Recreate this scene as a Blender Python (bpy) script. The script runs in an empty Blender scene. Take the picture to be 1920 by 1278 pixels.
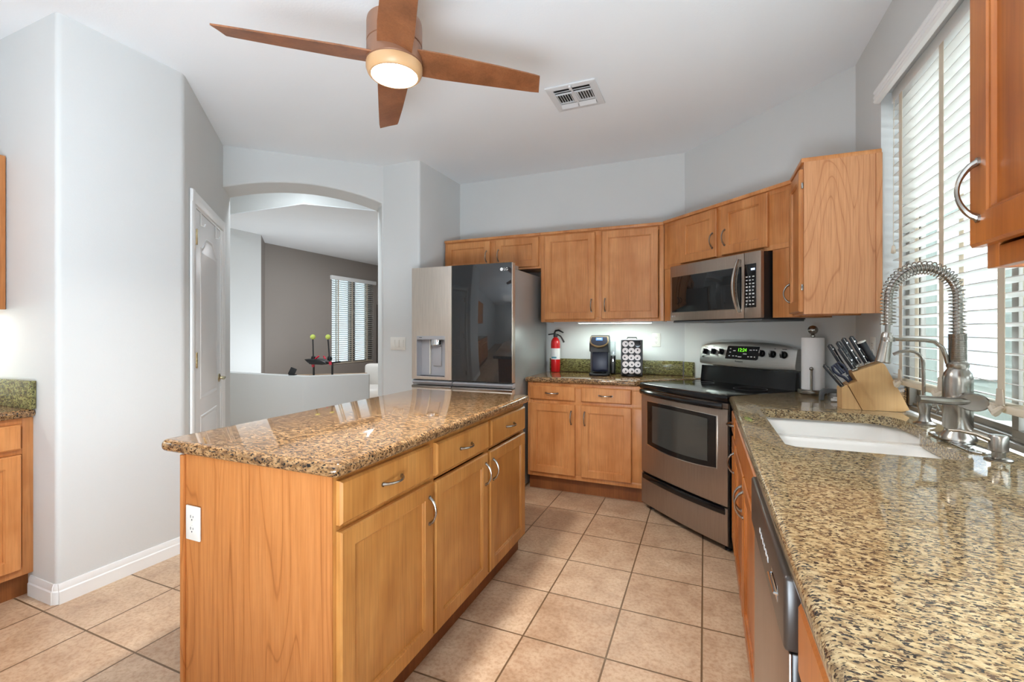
import bpy, bmesh, math, random
from mathutils import Vector, Matrix
random.seed(7)
SC = bpy.context.scene
COL = SC.collection
PI = math.pi
R2 = 2 ** 0.5

# ------------------------------------------------------------------ camera, world, lights, exposure
CAM_H = 1.29
cam = bpy.data.cameras.new('camera'); camo = bpy.data.objects.new('camera', cam); COL.objects.link(camo)
cam.sensor_width = 36.0; cam.lens = 859.0 / 1920 * 36; cam.shift_y = -18.0 / 1920; cam.clip_start = 0.03
camo.location = (0, 0, CAM_H); camo.rotation_euler = (PI / 2, 0, math.radians(22.795))
SC.camera = camo
SC.view_settings.view_transform = 'Standard'; SC.view_settings.look = 'None'
SC.view_settings.exposure = 0.92; SC.view_settings.gamma = 1.0; SC.view_settings.use_curve_mapping = False
SC.cycles.use_denoising = True
SC.cycles.max_bounces = 10; SC.cycles.diffuse_bounces = 6; SC.cycles.glossy_bounces = 4
SC.cycles.transparent_max_bounces = 12
SC.cycles.sample_clamp_indirect = 8.0; SC.cycles.caustics_reflective = False; SC.cycles.caustics_refractive = False
W = bpy.data.worlds.new('sky'); SC.world = W; W.use_nodes = True
bg = W.node_tree.nodes['Background']; bg.inputs[0].default_value = (0.86, 0.94, 1.0, 1); bg.inputs[1].default_value = 3.5

def area(name, loc, target, sx, sy, energy, color=(1, 1, 1)):
    l = bpy.data.lights.new(name, 'AREA'); l.shape = 'RECTANGLE'; l.size = sx; l.size_y = sy
    l.energy = energy; l.color = color
    o = bpy.data.objects.new(name, l); COL.objects.link(o); o.location = loc
    o.rotation_euler = (Vector(target) - Vector(loc)).to_track_quat('-Z', 'Y').to_euler()
    return o
# added upward fill lights behind the camera, no fixture, to brighten the ceiling
area('up_fill', (0.15, -0.95, 0.4), (0.18, -0.40, 2.8), 1.2, 1.1, 92, (0.77, 0.89, 1.0))
area('up_fill', (-0.9, -1.05, 0.4), (-0.8, -0.55, 2.8), 1.0, 1.0, 22, (0.77, 0.89, 1.0))
area('back_fill', (-1.0, -4.3, 1.5), (-1.0, 0, 1.5), 2.4, 1.6, 1.5, (0.80, 0.93, 1.0))  # added fill towards the kitchen; the wall behind it has no window
for nm, loc, tgt, a, b in (('portal_kitchen', (1.0, 1.93, 1.66), (0, 1.93, 1.66), 1.62, 1.56), ('portal_dining', (-7.05, 7.67, 1.5), (-6, 7.67, 1.5), 1.26, 1.8)):
    area(nm, loc, tgt, a, b, 1).data.cycles.is_portal = True
sun = bpy.data.lights.new('sun', 'SUN'); sun.energy = 4.0; sun.angle = math.radians(1.0); sun.color = (1.0, 0.97, 0.92)
suno = bpy.data.objects.new('sun', sun); COL.objects.link(suno)
suno.rotation_euler = Vector((0.35, 0.62, -0.75)).to_track_quat('-Z', 'Y').to_euler()
# added overhead fill lights, no fixtures, for family room, hall and dining room
area('family_fill', (-1.5, -2.4, 2.77), (-1.5, -2.4, 0), 1.6, 1.6, 3, (1.0, 0.96, 0.9))
area('hall_fill', (-3.95, 3.05, 2.98), (-4.1, 3.2, 0), 0.5, 0.5, 22, (0.86, 0.94, 1.0))
area('dining_fill', (-5.0, 6.6, 2.76), (-5.0, 6.6, 0), 1.0, 1.0, 16, (0.95, 0.97, 1.0))
area('dining_up_fill', (-5.3, 5.0, 0.25), (-5.3, 5.2, 2.8), 0.9, 0.9, 17, (0.84, 0.93, 1.0))  # added fill hidden behind the half wall, brightens the dining ceiling

# ------------------------------------------------------------------ materials
def new_mat(name):
    m = bpy.data.materials.new(name); m.use_nodes = True
    nt = m.node_tree; b = nt.nodes['Principled BSDF']
    return m, nt, b
def lin(c):
    return tuple((x / 12.92 if x <= 0.04045 else ((x + 0.055) / 1.055) ** 2.4) for x in (v / 255 for v in c)) + (1,)
def plain(name, rgb, rough=0.5, metal=0.0, spec=0.5, emit=None, strength=0, coat=0.0):
    m, nt, b = new_mat(name)
    b.inputs['Base Color'].default_value = lin(rgb); b.inputs['Roughness'].default_value = rough
    b.inputs['Metallic'].default_value = metal; b.inputs['Specular IOR Level'].default_value = spec
    b.inputs['Coat Weight'].default_value = coat; b.inputs['Coat Roughness'].default_value = 0.05
    if emit:
        b.inputs['Emission Color'].default_value = lin(emit); b.inputs['Emission Strength'].default_value = strength
    return m
def N(nt, kind, **kw):
    n = nt.nodes.new(kind)
    for k, v in kw.items(): setattr(n, k, v)
    return n
def coords(nt, scale, rand=True, which='Object'):
    tc = N(nt, 'ShaderNodeTexCoord'); mp = N(nt, 'ShaderNodeMapping'); mp.inputs['Scale'].default_value = scale
    if rand:
        oi = N(nt, 'ShaderNodeObjectInfo'); mu = N(nt, 'ShaderNodeMath', operation='MULTIPLY'); mu.inputs[1].default_value = 7.3
        nt.links.new(oi.outputs['Random'], mu.inputs[0])
        ad = N(nt, 'ShaderNodeVectorMath', operation='ADD')
        nt.links.new(tc.outputs[which], ad.inputs[0]); nt.links.new(mu.outputs[0], ad.inputs[1])
        nt.links.new(ad.outputs[0], mp.inputs['Vector'])
    else:
        nt.links.new(tc.outputs[which], mp.inputs['Vector'])
    return mp.outputs[0]
def noise(nt, vec, scale, detail=3, rough=0.5, dist=0.0):
    n = N(nt, 'ShaderNodeTexNoise'); n.inputs['Scale'].default_value = scale; n.inputs['Detail'].default_value = detail
    n.inputs['Roughness'].default_value = rough; n.inputs['Distortion'].default_value = dist
    nt.links.new(vec, n.inputs['Vector']); return n.outputs['Fac']
def ramp(nt, fac, stops, interp='LINEAR'):
    r = N(nt, 'ShaderNodeValToRGB'); r.color_ramp.interpolation = interp
    e = r.color_ramp.elements
    while len(e) < len(stops): e.new(0.5)
    for el, (p, c) in zip(e, stops):
        el.position = p; el.color = lin(c) if len(c) == 3 else c
    nt.links.new(fac, r.inputs[0]); return r.outputs[0]
def mix(nt, fac, a, b, mode='MIX'):
    m = N(nt, 'ShaderNodeMix', data_type='RGBA', blend_type=mode)
    if isinstance(fac, float): m.inputs[0].default_value = fac
    else: nt.links.new(fac, m.inputs[0])
    for s, i in ((a, 6), (b, 7)):
        if isinstance(s, tuple): m.inputs[i].default_value = s
        else: nt.links.new(s, m.inputs[i])
    return m.outputs[2]
def bump(nt, b, h, strength, dist=0.002):
    n = N(nt, 'ShaderNodeBump'); n.inputs['Strength'].default_value = strength; n.inputs['Distance'].default_value = dist
    nt.links.new(h, n.inputs['Height']); nt.links.new(n.outputs[0], b.inputs['Normal'])

def wood(name, light, mid, dark, rough=0.33, grain=1.0):
    m, nt, b = new_mat(name)
    v = coords(nt, (3.2, 3.2, 0.55))
    n1 = noise(nt, v, 2.2, 4, 0.55, 0.6)
    c = ramp(nt, n1, [(0.3, dark), (0.5, mid), (0.72, light)])
    v2 = coords(nt, (60, 60, 2.2)); n2 = noise(nt, v2, 2.0, 3, 0.6)
    c2 = ramp(nt, n2, [(0.3, (205, 196, 186)), (0.6, (255, 255, 255))])
    c = mix(nt, 0.5 * grain, c, c2, 'MULTIPLY')
    v3 = coords(nt, (5, 5, 5)); n3 = noise(nt, v3, 1.3, 2)
    c3 = ramp(nt, n3, [(0.35, (236, 226, 214)), (0.65, (255, 255, 255))])
    c = mix(nt, 0.8, c, c3, 'MULTIPLY')
    nt.links.new(c, b.inputs['Base Color']); b.inputs['Roughness'].default_value = rough
    b.inputs['Specular IOR Level'].default_value = 0.42
    return m
def veneer(name, light, mid, line, freq=34.0):
    m, nt, b = new_mat(name)
    v = coords(nt, (2.6, 2.6, 0.30))
    n1 = noise(nt, v, 1.6, 2, 0.45, 0.5)
    mu = N(nt, 'ShaderNodeMath', operation='MULTIPLY'); mu.inputs[1].default_value = freq; nt.links.new(n1, mu.inputs[0])
    fr = N(nt, 'ShaderNodeMath', operation='FRACT'); nt.links.new(mu.outputs[0], fr.inputs[0])
    c = ramp(nt, fr.outputs[0], [(0.0, line), (0.07, mid), (0.5, light), (0.93, mid), (1.0, line)])
    v2 = coords(nt, (70, 70, 2.5)); n2 = noise(nt, v2, 2.0, 3, 0.6)
    c2 = ramp(nt, n2, [(0.32, (214, 202, 190)), (0.6, (255, 255, 255))])
    c = mix(nt, 0.55, c, c2, 'MULTIPLY')
    nt.links.new(c, b.inputs['Base Color']); b.inputs['Roughness'].default_value = 0.42
    b.inputs['Specular IOR Level'].default_value = 0.35
    return m
def granite(name, a, bcol, ccol, speck, dens=0.56, sc=1.0):
    m, nt, b = new_mat(name)
    v = coords(nt, (0.55, 1.0, 1.0), rand=False)
    n1 = noise(nt, v, 78 * sc, 3, 0.62)
    c = ramp(nt, n1, [(0.34, ccol), (0.47, bcol), (0.60, a)])
    n2 = noise(nt, v, 165 * sc, 2, 0.6, 0.5)
    s1 = ramp(nt, n2, [(dens, (0, 0, 0, 1)), (dens + 0.05, (1, 1, 1, 1))])
    c = mix(nt, s1, c, lin(speck))
    vo = N(nt, 'ShaderNodeTexVoronoi'); vo.inputs['Scale'].default_value = 260 * sc; nt.links.new(v, vo.inputs['Vector'])
    s2 = ramp(nt, vo.outputs['Color'], [(0.80, (0, 0, 0, 1)), (0.84, (1, 1, 1, 1))])
    c = mix(nt, s2, c, lin((90, 72, 56)))
    n3 = noise(nt, v, 3.0, 2); c3 = ramp(nt, n3, [(0.35, (226, 216, 204)), (0.65, (255, 255, 255))])
    c = mix(nt, 0.7, c, c3, 'MULTIPLY')
    nt.links.new(c, b.inputs['Base Color']); b.inputs['Roughness'].default_value = 0.05
    b.inputs['Specular IOR Level'].default_value = 0.5
    return m
def painted(name, rgb, bstr=0.25, rough=0.6, scale=130):
    m, nt, b = new_mat(name)
    v = coords(nt, (1, 1, 1), rand=False); n = noise(nt, v, scale, 3, 0.55)
    bump(nt, b, n, bstr, 0.0015)
    n2 = noise(nt, v, 1.1, 2); c = ramp(nt, n2, [(0.3, tuple(int(x * 0.985) for x in rgb)), (0.7, rgb)])
    nt.links.new(c, b.inputs['Base Color']); b.inputs['Roughness'].default_value = rough
    b.inputs['Specular IOR Level'].default_value = 0.35
    return m
def brushed(name, rgb, rough=0.3, axis='Z', metal=0.92):
    m, nt, b = new_mat(name)
    sc = (2, 2, 120) if axis == 'Z' else (120, 120, 2)
    v = coords(nt, sc); n = noise(nt, v, 3, 2)
    c = ramp(nt, n, [(0.3, tuple(int(x * 0.93) for x in rgb)), (0.7, rgb)])
    nt.links.new(c, b.inputs['Base Color'])
    b.inputs['Metallic'].default_value = metal; b.inputs['Roughness'].default_value = rough
    bump(nt, b, n, 0.05, 0.0005)
    return m
def tile_floor(name):
    m, nt, b = new_mat(name)
    tc = N(nt, 'ShaderNodeTexCoord')
    mp = N(nt, 'ShaderNodeMapping'); mp.vector_type = 'POINT'
    mp.inputs['Location'].default_value = (0.010 / 0.35, -1.81 / 0.35, 0); mp.inputs['Scale'].default_value = (1 / 0.35, 1 / 0.35, 1)
    nt.links.new(tc.outputs['Object'], mp.inputs['Vector'])
    br = N(nt, 'ShaderNodeTexBrick'); br.offset = 0.0; br.squash = 1.0
    for k, val in dict(Scale=1.0).items(): br.inputs[k].default_value = val
    br.inputs['Brick Width'].default_value = 1.0; br.inputs['Row Height'].default_value = 1.0
    br.inputs['Mortar Size'].default_value = 0.012; br.inputs['Mortar Smooth'].default_value = 0.25; br.inputs['Bias'].default_value = 0.0
    br.inputs['Color1'].default_value = (0.35, 0.35, 0.35, 1); br.inputs['Color2'].default_value = (0.75, 0.75, 0.75, 1)
    br.inputs['Mortar'].default_value = (0.5, 0.5, 0.5, 1)
    nt.links.new(mp.outputs[0], br.inputs['Vector'])
    v = coords(nt, (1, 1, 1), rand=False)
    n1 = noise(nt, v, 7, 6, 0.65, 0.5)
    c = ramp(nt, n1, [(0.28, (176, 146, 118)), (0.5, (200, 172, 144)), (0.72, (216, 192, 164))])
    n2 = noise(nt, v, 60, 4, 0.65); c2 = ramp(nt, n2, [(0.38, (222, 206, 190)), (0.55, (255, 255, 255))])
    c = mix(nt, 0.65, c, c2, 'MULTIPLY')
    tone = ramp(nt, br.outputs['Color'], [(0.3, (236, 228, 222)), (0.8, (255, 255, 255))])
    c = mix(nt, 0.9, c, tone, 'MULTIPLY')
    c = mix(nt, br.outputs['Fac'], c, lin((108, 82, 56)))
    nt.links.new(c, b.inputs['Base Color'])
    rr = ramp(nt, n1, [(0.3, (0.30, 0.30, 0.30, 1)), (0.7, (0.44, 0.44, 0.44, 1))]); nt.links.new(rr, b.inputs['Roughness'])
    b.inputs['Specular IOR Level'].default_value = 0.5
    sub = N(nt, 'ShaderNodeMath', operation='SUBTRACT')
    ml = N(nt, 'ShaderNodeMath', operation='MULTIPLY'); ml.inputs[1].default_value = 0.16; nt.links.new(n2, ml.inputs[0])
    nt.links.new(ml.outputs[0], sub.inputs[0]); nt.links.new(br.outputs['Fac'], sub.inputs[1])
    bump(nt, b, sub.outputs[0], 0.5, 0.003)
    return m
def glass(name, tint=(0.95, 0.98, 0.98, 1), refl=0.06):
    m, nt, b = new_mat(name); nt.nodes.remove(b)
    t = N(nt, 'ShaderNodeBsdfTransparent'); t.inputs[0].default_value = tint
    g = N(nt, 'ShaderNodeBsdfGlossy'); g.inputs['Roughness'].default_value = 0.02
    mx = N(nt, 'ShaderNodeMixShader'); mx.inputs[0].default_value = refl
    nt.links.new(t.outputs[0], mx.inputs[1]); nt.links.new(g.outputs[0], mx.inputs[2])
    nt.links.new(mx.outputs[0], nt.nodes['Material Output'].inputs[0]); return m
def translucent(name, rgb, tr=0.35):
    m, nt, b = new_mat(name)
    b.inputs['Base Color'].default_value = lin(rgb); b.inputs['Roughness'].default_value = 0.45
    t = N(nt, 'ShaderNodeBsdfTranslucent'); t.inputs[0].default_value = lin(rgb)
    mx = N(nt, 'ShaderNodeMixShader'); mx.inputs[0].default_value = tr
    nt.links.new(b.outputs[0], mx.inputs[1]); nt.links.new(t.outputs[0], mx.inputs[2])
    nt.links.new(mx.outputs[0], nt.nodes['Material Output'].inputs[0]); return m

M = {}
M['granite3'] = granite('granite_green_cast', (160, 160, 104), (128, 126, 78), (88, 84, 52), (40, 40, 30), 0.56)  # green cast under the cabinet lights put into the splash stone's colour
M['wall'] = painted('wall_paint', (212, 214, 213))
M['ceiling'] = painted('ceiling_paint', (236, 240, 243), 0.35, 0.7, 90)
M['accent'] = painted('accent_paint', (150, 143, 137))
M['vent'] = plain('vent_enamel', (214, 216, 218), 0.35)
M['white'] = plain('white_trim', (236, 238, 238), 0.35)
M['doorwhite'] = plain('white_door_paint', (232, 234, 235), 0.3)
M['floor'] = tile_floor('floor_tile')
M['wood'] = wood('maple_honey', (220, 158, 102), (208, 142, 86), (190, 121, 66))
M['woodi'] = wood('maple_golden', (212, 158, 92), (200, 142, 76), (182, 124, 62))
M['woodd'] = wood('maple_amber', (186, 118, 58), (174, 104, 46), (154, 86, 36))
M['veneer'] = veneer('cherry_veneer', (192, 126, 70), (186, 119, 63), (164, 100, 50), 22.0)
M['veneer2'] = veneer('cherry_veneer_light', (204, 146, 102), (198, 139, 95), (178, 118, 76), 20.0)
M['granite'] = granite('granite_brown', (174, 140, 100), (142, 109, 73), (104, 77, 53), (30, 27, 25), 0.55, 0.95)
M['granite2'] = granite('granite_gold', (188, 170, 134), (162, 141, 106), (128, 107, 80), (46, 43, 42), 0.54, 1.28)
M['steel'] = brushed('brushed_steel_warm', (180, 165, 152), 0.33, 'X', 0.9)
M['steelw'] = brushed('brushed_steel_pale', (222, 212, 200), 0.40, 'X', 0.72)
M['steelc'] = brushed('brushed_steel_light', (198, 200, 198), 0.3, 'Z')
M['nickel'] = plain('brushed_nickel', (162, 157, 150), 0.27, 1.0)
M['chrome'] = plain('chrome', (225, 228, 230), 0.08, 1.0)
M['brass'] = plain('polished_brass', (196, 184, 150), 0.22, 1.0)
M['black'] = plain('black_enamel', (14, 14, 16), 0.12, 0, 0.5)
M['blackm'] = plain('black_plastic', (22, 22, 24), 0.4)
M['bronze'] = plain('dark_bronze_panel', (58, 50, 44), 0.3)
M['darkglass'] = plain('dark_glass', (20, 22, 24), 0.04, 0, 0.6)
M['fridgeglass'] = plain('smoked_mirror_glass', (34, 37, 40), 0.03, 0, 0.9)
M['ovenglass'] = plain('oven_glass', (58, 60, 58), 0.05, 0, 0.8)
M['steelgrey'] = plain('grey_side_panel', (166, 170, 170), 0.34, 0.3)
M['greyp'] = plain('grey_plastic', (176, 178, 184), 0.35)
M['greyd'] = plain('dark_grey_plastic', (92, 94, 96), 0.4)
M['ceramic'] = plain('white_ceramic', (238, 236, 232), 0.12, 0, 0.5)
M['outlet'] = plain('outlet_white', (222, 220, 213), 0.35)
M['slot'] = plain('dark_slot', (40, 38, 36), 0.6)
M['slat'] = translucent('blind_slat_white', (236, 236, 233), 0.16)
M['tape'] = translucent('blind_tape_cream', (228, 218, 202), 0.3)
M['winframe'] = plain('window_frame_bronze', (150, 146, 140), 0.35, 0.4)
M['glass'] = glass('window_glass')
M['glasstint'] = glass('tinted_glass', (0.44, 0.48, 0.50, 1), 0.06)
M['clear'] = glass('clear_plastic', (0.86, 0.9, 0.92, 1), 0.12)
M['red'] = plain('red_enamel', (206, 28, 30), 0.22)
M['label'] = plain('white_label', (232, 232, 232), 0.5)
M['bluelabel'] = plain('teal_print', (70, 140, 160), 0.5)
M['paper'] = plain('paper_towel', (240, 240, 240), 0.9, 0, 0.1)
M['block'] = wood('knife_block_wood', (216, 178, 128), (206, 166, 114), (192, 150, 98), 0.5, 0.5)
M['fanwood'] = wood('fan_walnut', (158, 106, 72), (144, 93, 61), (122, 78, 50), 0.4, 0.8)
M['fanbody'] = plain('fan_brown_metal', (142, 103, 80), 0.4, 0.2)
M['fanring'] = plain('fan_light_ring', (200, 160, 116), 0.4)
M['lens'] = plain('lamp_lens', (255, 250, 240), 0.4, emit=(255, 246, 228), strength=9.0)
M['led'] = plain('led_strip', (255, 255, 255), 0.4, emit=(236, 255, 244), strength=9.0)
M['green'] = plain('green_digits', (120, 255, 40), 0.4, emit=(130, 255, 40), strength=0.5)
M['blue'] = plain('blue_screen', (70, 110, 180), 0.3, emit=(80, 130, 210), strength=0.8)
M['bluew'] = plain('screen_text', (190, 215, 245), 0.3, emit=(190, 215, 245), strength=0.9)
M['print'] = plain('pale_print', (205, 205, 205), 0.5)
M['dprint'] = plain('dark_print', (36, 38, 40), 0.5)
M['foil'] = plain('foil_lid', (212, 204, 200), 0.35, 0.15)
M['champagne'] = plain('champagne_trim', (196, 172, 132), 0.3, 0.7)
M['navy'] = plain('navy_plastic', (28, 34, 58), 0.35)
M['knife'] = plain('knife_handle_black', (24, 27, 34), 0.35)
M['ball'] = plain('tennis_felt', (206, 222, 110), 0.9)
M['pink'] = plain('red_clamp', (206, 40, 66), 0.4)
M['sofa'] = plain('pale_upholstery', (216, 212, 206), 0.9)
M['shelf'] = plain('dark_shelf', (78, 70, 62), 0.6)
M['tablewood'] = wood('tan_table', (206, 178, 146), (196, 166, 132), (180, 150, 116), 0.4)
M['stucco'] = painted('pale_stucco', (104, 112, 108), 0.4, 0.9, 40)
M['extgrey'] = plain('grey_pane', (150, 160, 172), 0.25)
M['ground'] = painted('pale_ground', (214, 212, 208), 0.4, 0.9, 20)
M['tree'] = painted('tree_leaves', (70, 88, 66), 0.6, 0.9, 12)
M['packet'] = plain('white_packet', (226, 224, 222), 0.5)
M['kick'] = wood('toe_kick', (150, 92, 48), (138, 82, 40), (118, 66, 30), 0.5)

# ------------------------------------------------------------------ mesh builder
class MB:
    def __init__(self): self.bm = bmesh.new(); self.mi = 0
    def _tag(self, faces):
        for f in faces: f.material_index = self.mi
    def box(self, x0, x1, y0, y1, z0, z1, b=0.0, seg=2, m=None):
        bm = self.bm; before = set(bm.faces)
        co = [(x, y, z) for x in (x0, x1) for y in (y0, y1) for z in (z0, z1)]
        v = [bm.verts.new(c if m is None else m @ Vector(c)) for c in co]
        fs = [bm.faces.new([v[i] for i in q]) for q in ((0, 1, 3, 2), (4, 6, 7, 5), (0, 4, 5, 1), (2, 3, 7, 6), (0, 2, 6, 4), (1, 5, 7, 3))]
        if b > 0:
            es = {e for f in fs for e in f.edges}
            b = min(b, 0.49 * min(abs(x1 - x0), abs(y1 - y0), abs(z1 - z0)))
            bmesh.ops.bevel(bm, geom=list(es), offset=b, segments=seg, affect='EDGES', profile=0.5)
        self._tag([f for f in bm.faces if f not in before]); return self
    def prism(self, pts, a0, a1, plane='xy', b=0.0, seg=3, holes=(), vb=None, m=None, bevel_holes=0.0):
        """polygon pts extruded from a0 to a1 along the remaining axis; vb: indexes of corners whose long edges are rounded"""
        bm = self.bm; before = set(bm.faces)
        def P(p, a):
            c = Vector((p[0], p[1], a)) if plane == 'xy' else (Vector((p[0], a, p[1])) if plane == 'xz' else Vector((a, p[0], p[1])))
            return c if m is None else m @ c
        loops = [list(pts)] + [list(h) for h in holes]
        tops, bots, side = [], [], []
        for lp in loops:
            bo = [bm.verts.new(P(p, a0)) for p in lp]; to = [bm.verts.new(P(p, a1)) for p in lp]
            bots.append(bo); tops.append(to)
            n = len(lp)
            for i in range(n):
                side.append(bm.faces.new((bo[i], bo[(i + 1) % n], to[(i + 1) % n], to[i])))
        caps = []
        for vs in (bots, tops):
            if len(loops) == 1: caps.append(bm.faces.new(vs[0]))
            else:
                es = []
                for lp in vs:
                    for i in range(len(lp)): es.append(bm.edges.get((lp[i], lp[(i + 1) % len(lp)])))
                r = bmesh.ops.triangle_fill(bm, use_beauty=True, use_dissolve=False, edges=es)
                caps += [g for g in r['geom'] if isinstance(g, bmesh.types.BMFace)]
        new = [f for f in bm.faces if f not in before]
        bmesh.ops.recalc_face_normals(bm, faces=new)
        be = []
        if vb is not None:
            n = len(pts)
            for i in vb: be.append(bm.edges.get((bots[0][i], tops[0][i])))
        if b > 0 and vb is None:
            for vs in (bots[0], tops[0]):
                n = len(vs)
                for i in range(n): be.append(bm.edges.get((vs[i], vs[(i + 1) % n])))
        if be and b > 0: bmesh.ops.bevel(bm, geom=be, offset=b, segments=seg, affect='EDGES', profile=0.5)
        self._tag([f for f in bm.faces if f not in before]); return self
    def tube(self, path, r, n=10, caps=True, sx=1.0, m=None):
        bm = self.bm; before = set(bm.faces)
        pts = [Vector(p) if m is None else m @ Vector(p) for p in path]
        k = len(pts); rs = r if isinstance(r, (list, tuple)) else [r] * k
        tang = []
        for i in range(k):
            d = pts[min(i + 1, k - 1)] - pts[max(i - 1, 0)]; tang.append(d.normalized())
        up = Vector((0, 0, 1)) if abs(tang[0].z) < 0.9 else Vector((1, 0, 0))
        u = tang[0].cross(up).normalized()
        rings = []
        for i in range(k):
            u = (u - tang[i] * u.dot(tang[i])).normalized(); w = tang[i].cross(u)
            rings.append([bm.verts.new(pts[i] + (u * math.cos(2 * PI * j / n) * sx + w * math.sin(2 * PI * j / n)) * rs[i]) for j in range(n)])
        for i in range(k - 1):
            for j in range(n): bm.faces.new((rings[i][j], rings[i][(j + 1) % n], rings[i + 1][(j + 1) % n], rings[i + 1][j]))
        if caps: bm.faces.new(rings[0][::-1]); bm.faces.new(rings[-1])
        new = [f for f in bm.faces if f not in before]
        bmesh.ops.recalc_face_normals(bm, faces=new); self._tag(new); return self
    def lathe(self, prof, c=(0, 0, 0), n=28, axis='z', m=None, sx=1.0, sy=1.0):
        bm = self.bm; before = set(bm.faces); c = Vector(c); rings = []
        for (r, z) in prof:
            ring = []
            if r < 1e-6:
                p = Vector((0, 0, z)); ring = [p]
            else: ring = [Vector((r * sx * math.cos(2 * PI * j / n), r * sy * math.sin(2 * PI * j / n), z)) for j in range(n)]
            out = []
            for p in ring:
                if axis == 'y': p = Vector((p.x, p.z, p.y))
                elif axis == 'x': p = Vector((p.z, p.x, p.y))
                p = p + c
                out.append(bm.verts.new(p if m is None else m @ p))
            rings.append(out)
        for a, b in zip(rings, rings[1:]):
            for j in range(n):
                if len(a) == 1 and len(b) == 1: continue
                if len(a) == 1: bm.faces.new((a[0], b[j], b[(j + 1) % n]))
                elif len(b) == 1: bm.faces.new((a[j], a[(j + 1) % n], b[0]))
                else: bm.faces.new((a[j], a[(j + 1) % n], b[(j + 1) % n], b[j]))
        if len(rings[0]) > 1: bm.faces.new(rings[0])
        if len(rings[-1]) > 1: bm.faces.new(rings[-1])
        new = [f for f in bm.faces if f not in before]
        bmesh.ops.recalc_face_normals(bm, faces=new); self._tag(new); return self
    def ball(self, c, r, n=16):
        k = n // 2
        return self.lathe([(r * math.sin(PI * i / k) if 0 < i < k else 0, -r * math.cos(PI * i / k)) for i in range(k + 1)], c, n)
    def quad(self, *pts):
        f = self.bm.faces.new([self.bm.verts.new(p) for p in pts]); f.material_index = self.mi; return self
    def use(self, i): self.mi = i; return self
    def build(self, name, mat, parent=None, smooth=True, loc=None, rot=None):
        me = bpy.data.meshes.new(name); self.bm.to_mesh(me); self.bm.free()
        for mm in (mat if isinstance(mat, (list, tuple)) else [mat]): me.materials.append(mm)
        if smooth:
            me.polygons.foreach_set('use_smooth', [True] * len(me.polygons))
            me.set_sharp_from_angle(angle=math.radians(32))
        o = bpy.data.objects.new(name, me); COL.objects.link(o)
        if parent is not None: o.parent = parent
        if loc: o.location = loc
        if rot: o.rotation_euler = rot
        return o
def tag(o, label, cat, group=None, kind=None):
    o['label'] = label; o['category'] = cat
    if group: o['group'] = group
    if kind: o['kind'] = kind
    return o
def thing(name, label, cat, loc=(0, 0, 0), rz=0.0, group=None):
    o = bpy.data.objects.new(name, None); o.empty_display_size = 0.05; COL.objects.link(o)
    o.location = loc; o.rotation_euler = (0, 0, rz); return tag(o, label, cat, group)
def struct(o, label=None):
    o['kind'] = 'structure'
    if label: o['label'] = label
    return o
def text(name, s, size, mat, parent, loc, rot=(PI / 2, 0, 0), ext=0.0004, sx=1.0):
    cu = bpy.data.curves.new(name, 'FONT'); cu.body = s; cu.size = size; cu.extrude = ext; cu.align_x = 'CENTER'; cu.align_y = 'CENTER'
    t = bpy.data.objects.new(name, cu); COL.objects.link(t)
    bpy.context.view_layer.update()
    me = bpy.data.meshes.new_from_object(t.evaluated_get(bpy.context.evaluated_depsgraph_get()))
    bpy.data.objects.remove(t); me.name = name; me.materials.clear(); me.materials.append(mat)
    o = bpy.data.objects.new(name, me); COL.objects.link(o); o.parent = parent; o.location = loc; o.rotation_euler = rot; o.scale = (sx, 1, 1)
    return o
def arc(c, r, a0, a1, n, plane='xz', y=0.0):
    out = []
    for i in range(n + 1):
        a = math.radians(a0 + (a1 - a0) * i / n); p, q = c[0] + r * math.cos(a), c[1] + r * math.sin(a)
        out.append((p, y, q) if plane == 'xz' else ((p, q, y) if plane == 'xy' else (y, p, q)))
    return out
def rrect(x0, x1, y0, y1, r, n=5):
    pts = []
    for (cx, cy, a) in ((x1 - r, y1 - r, 0), (x0 + r, y1 - r, 90), (x0 + r, y0 + r, 180), (x1 - r, y0 + r, 270)):
        for i in range(n + 1):
            t = math.radians(a + 90 * i / n); pts.append((cx + r * math.cos(t), cy + r * math.sin(t)))
    return pts

# ------------------------------------------------------------------ room shell
HC = 2.80
GX, GY = -0.155, 4.14        # back wall / corner wall
KX, KY = 0.79, 3.15          # corner wall / right wall
FL = MB().box(-8.0, 1.0, -4.6, 10.0, -0.1, 0.0).build('floor', M['floor']); struct(FL)
cp = [(-3.85, -4.5), (0.94, -4.5), (0.94, 3.25), (-0.06, 4.28), (-2.40, 4.28), (-2.40, 3.50), (-2.80, 3.50), (-3.70, 2.60), (-3.00, 1.80), (-3.00, 1.30), (-3.85, 1.30)]
struct(MB().prism(cp, HC, HC + 0.12).build('ceiling', M['ceiling']))
struct(MB().prism([(-2.42, GY), (GX, GY), (GX, GY + 0.14), (-2.42, GY + 0.14)], 0, HC).build('wall_back', M['wall']))
struct(MB().prism([(GX, GY), (KX, KY), (KX + 0.12, KY + 0.1), (GX + 0.06, GY + 0.14)], 0, HC).build('wall_corner', M['wall']))
# right wall with the window opening
WY0, WY1, WZ0, WZ1 = 1.12, 2.745, 0.872, 2.44
mb = MB()
mb.box(KX, KX + 0.15, WY1, KY + 0.02, 0, HC); mb.box(KX, KX + 0.15, -4.5, WY0, 0, HC)
mb.box(KX, KX + 0.15, WY0, WY1, 0, WZ0 - 0.002); mb.box(KX, KX + 0.15, WY0, WY1, WZ1, HC)
struct(mb.build('wall_right', M['wall']))
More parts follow.
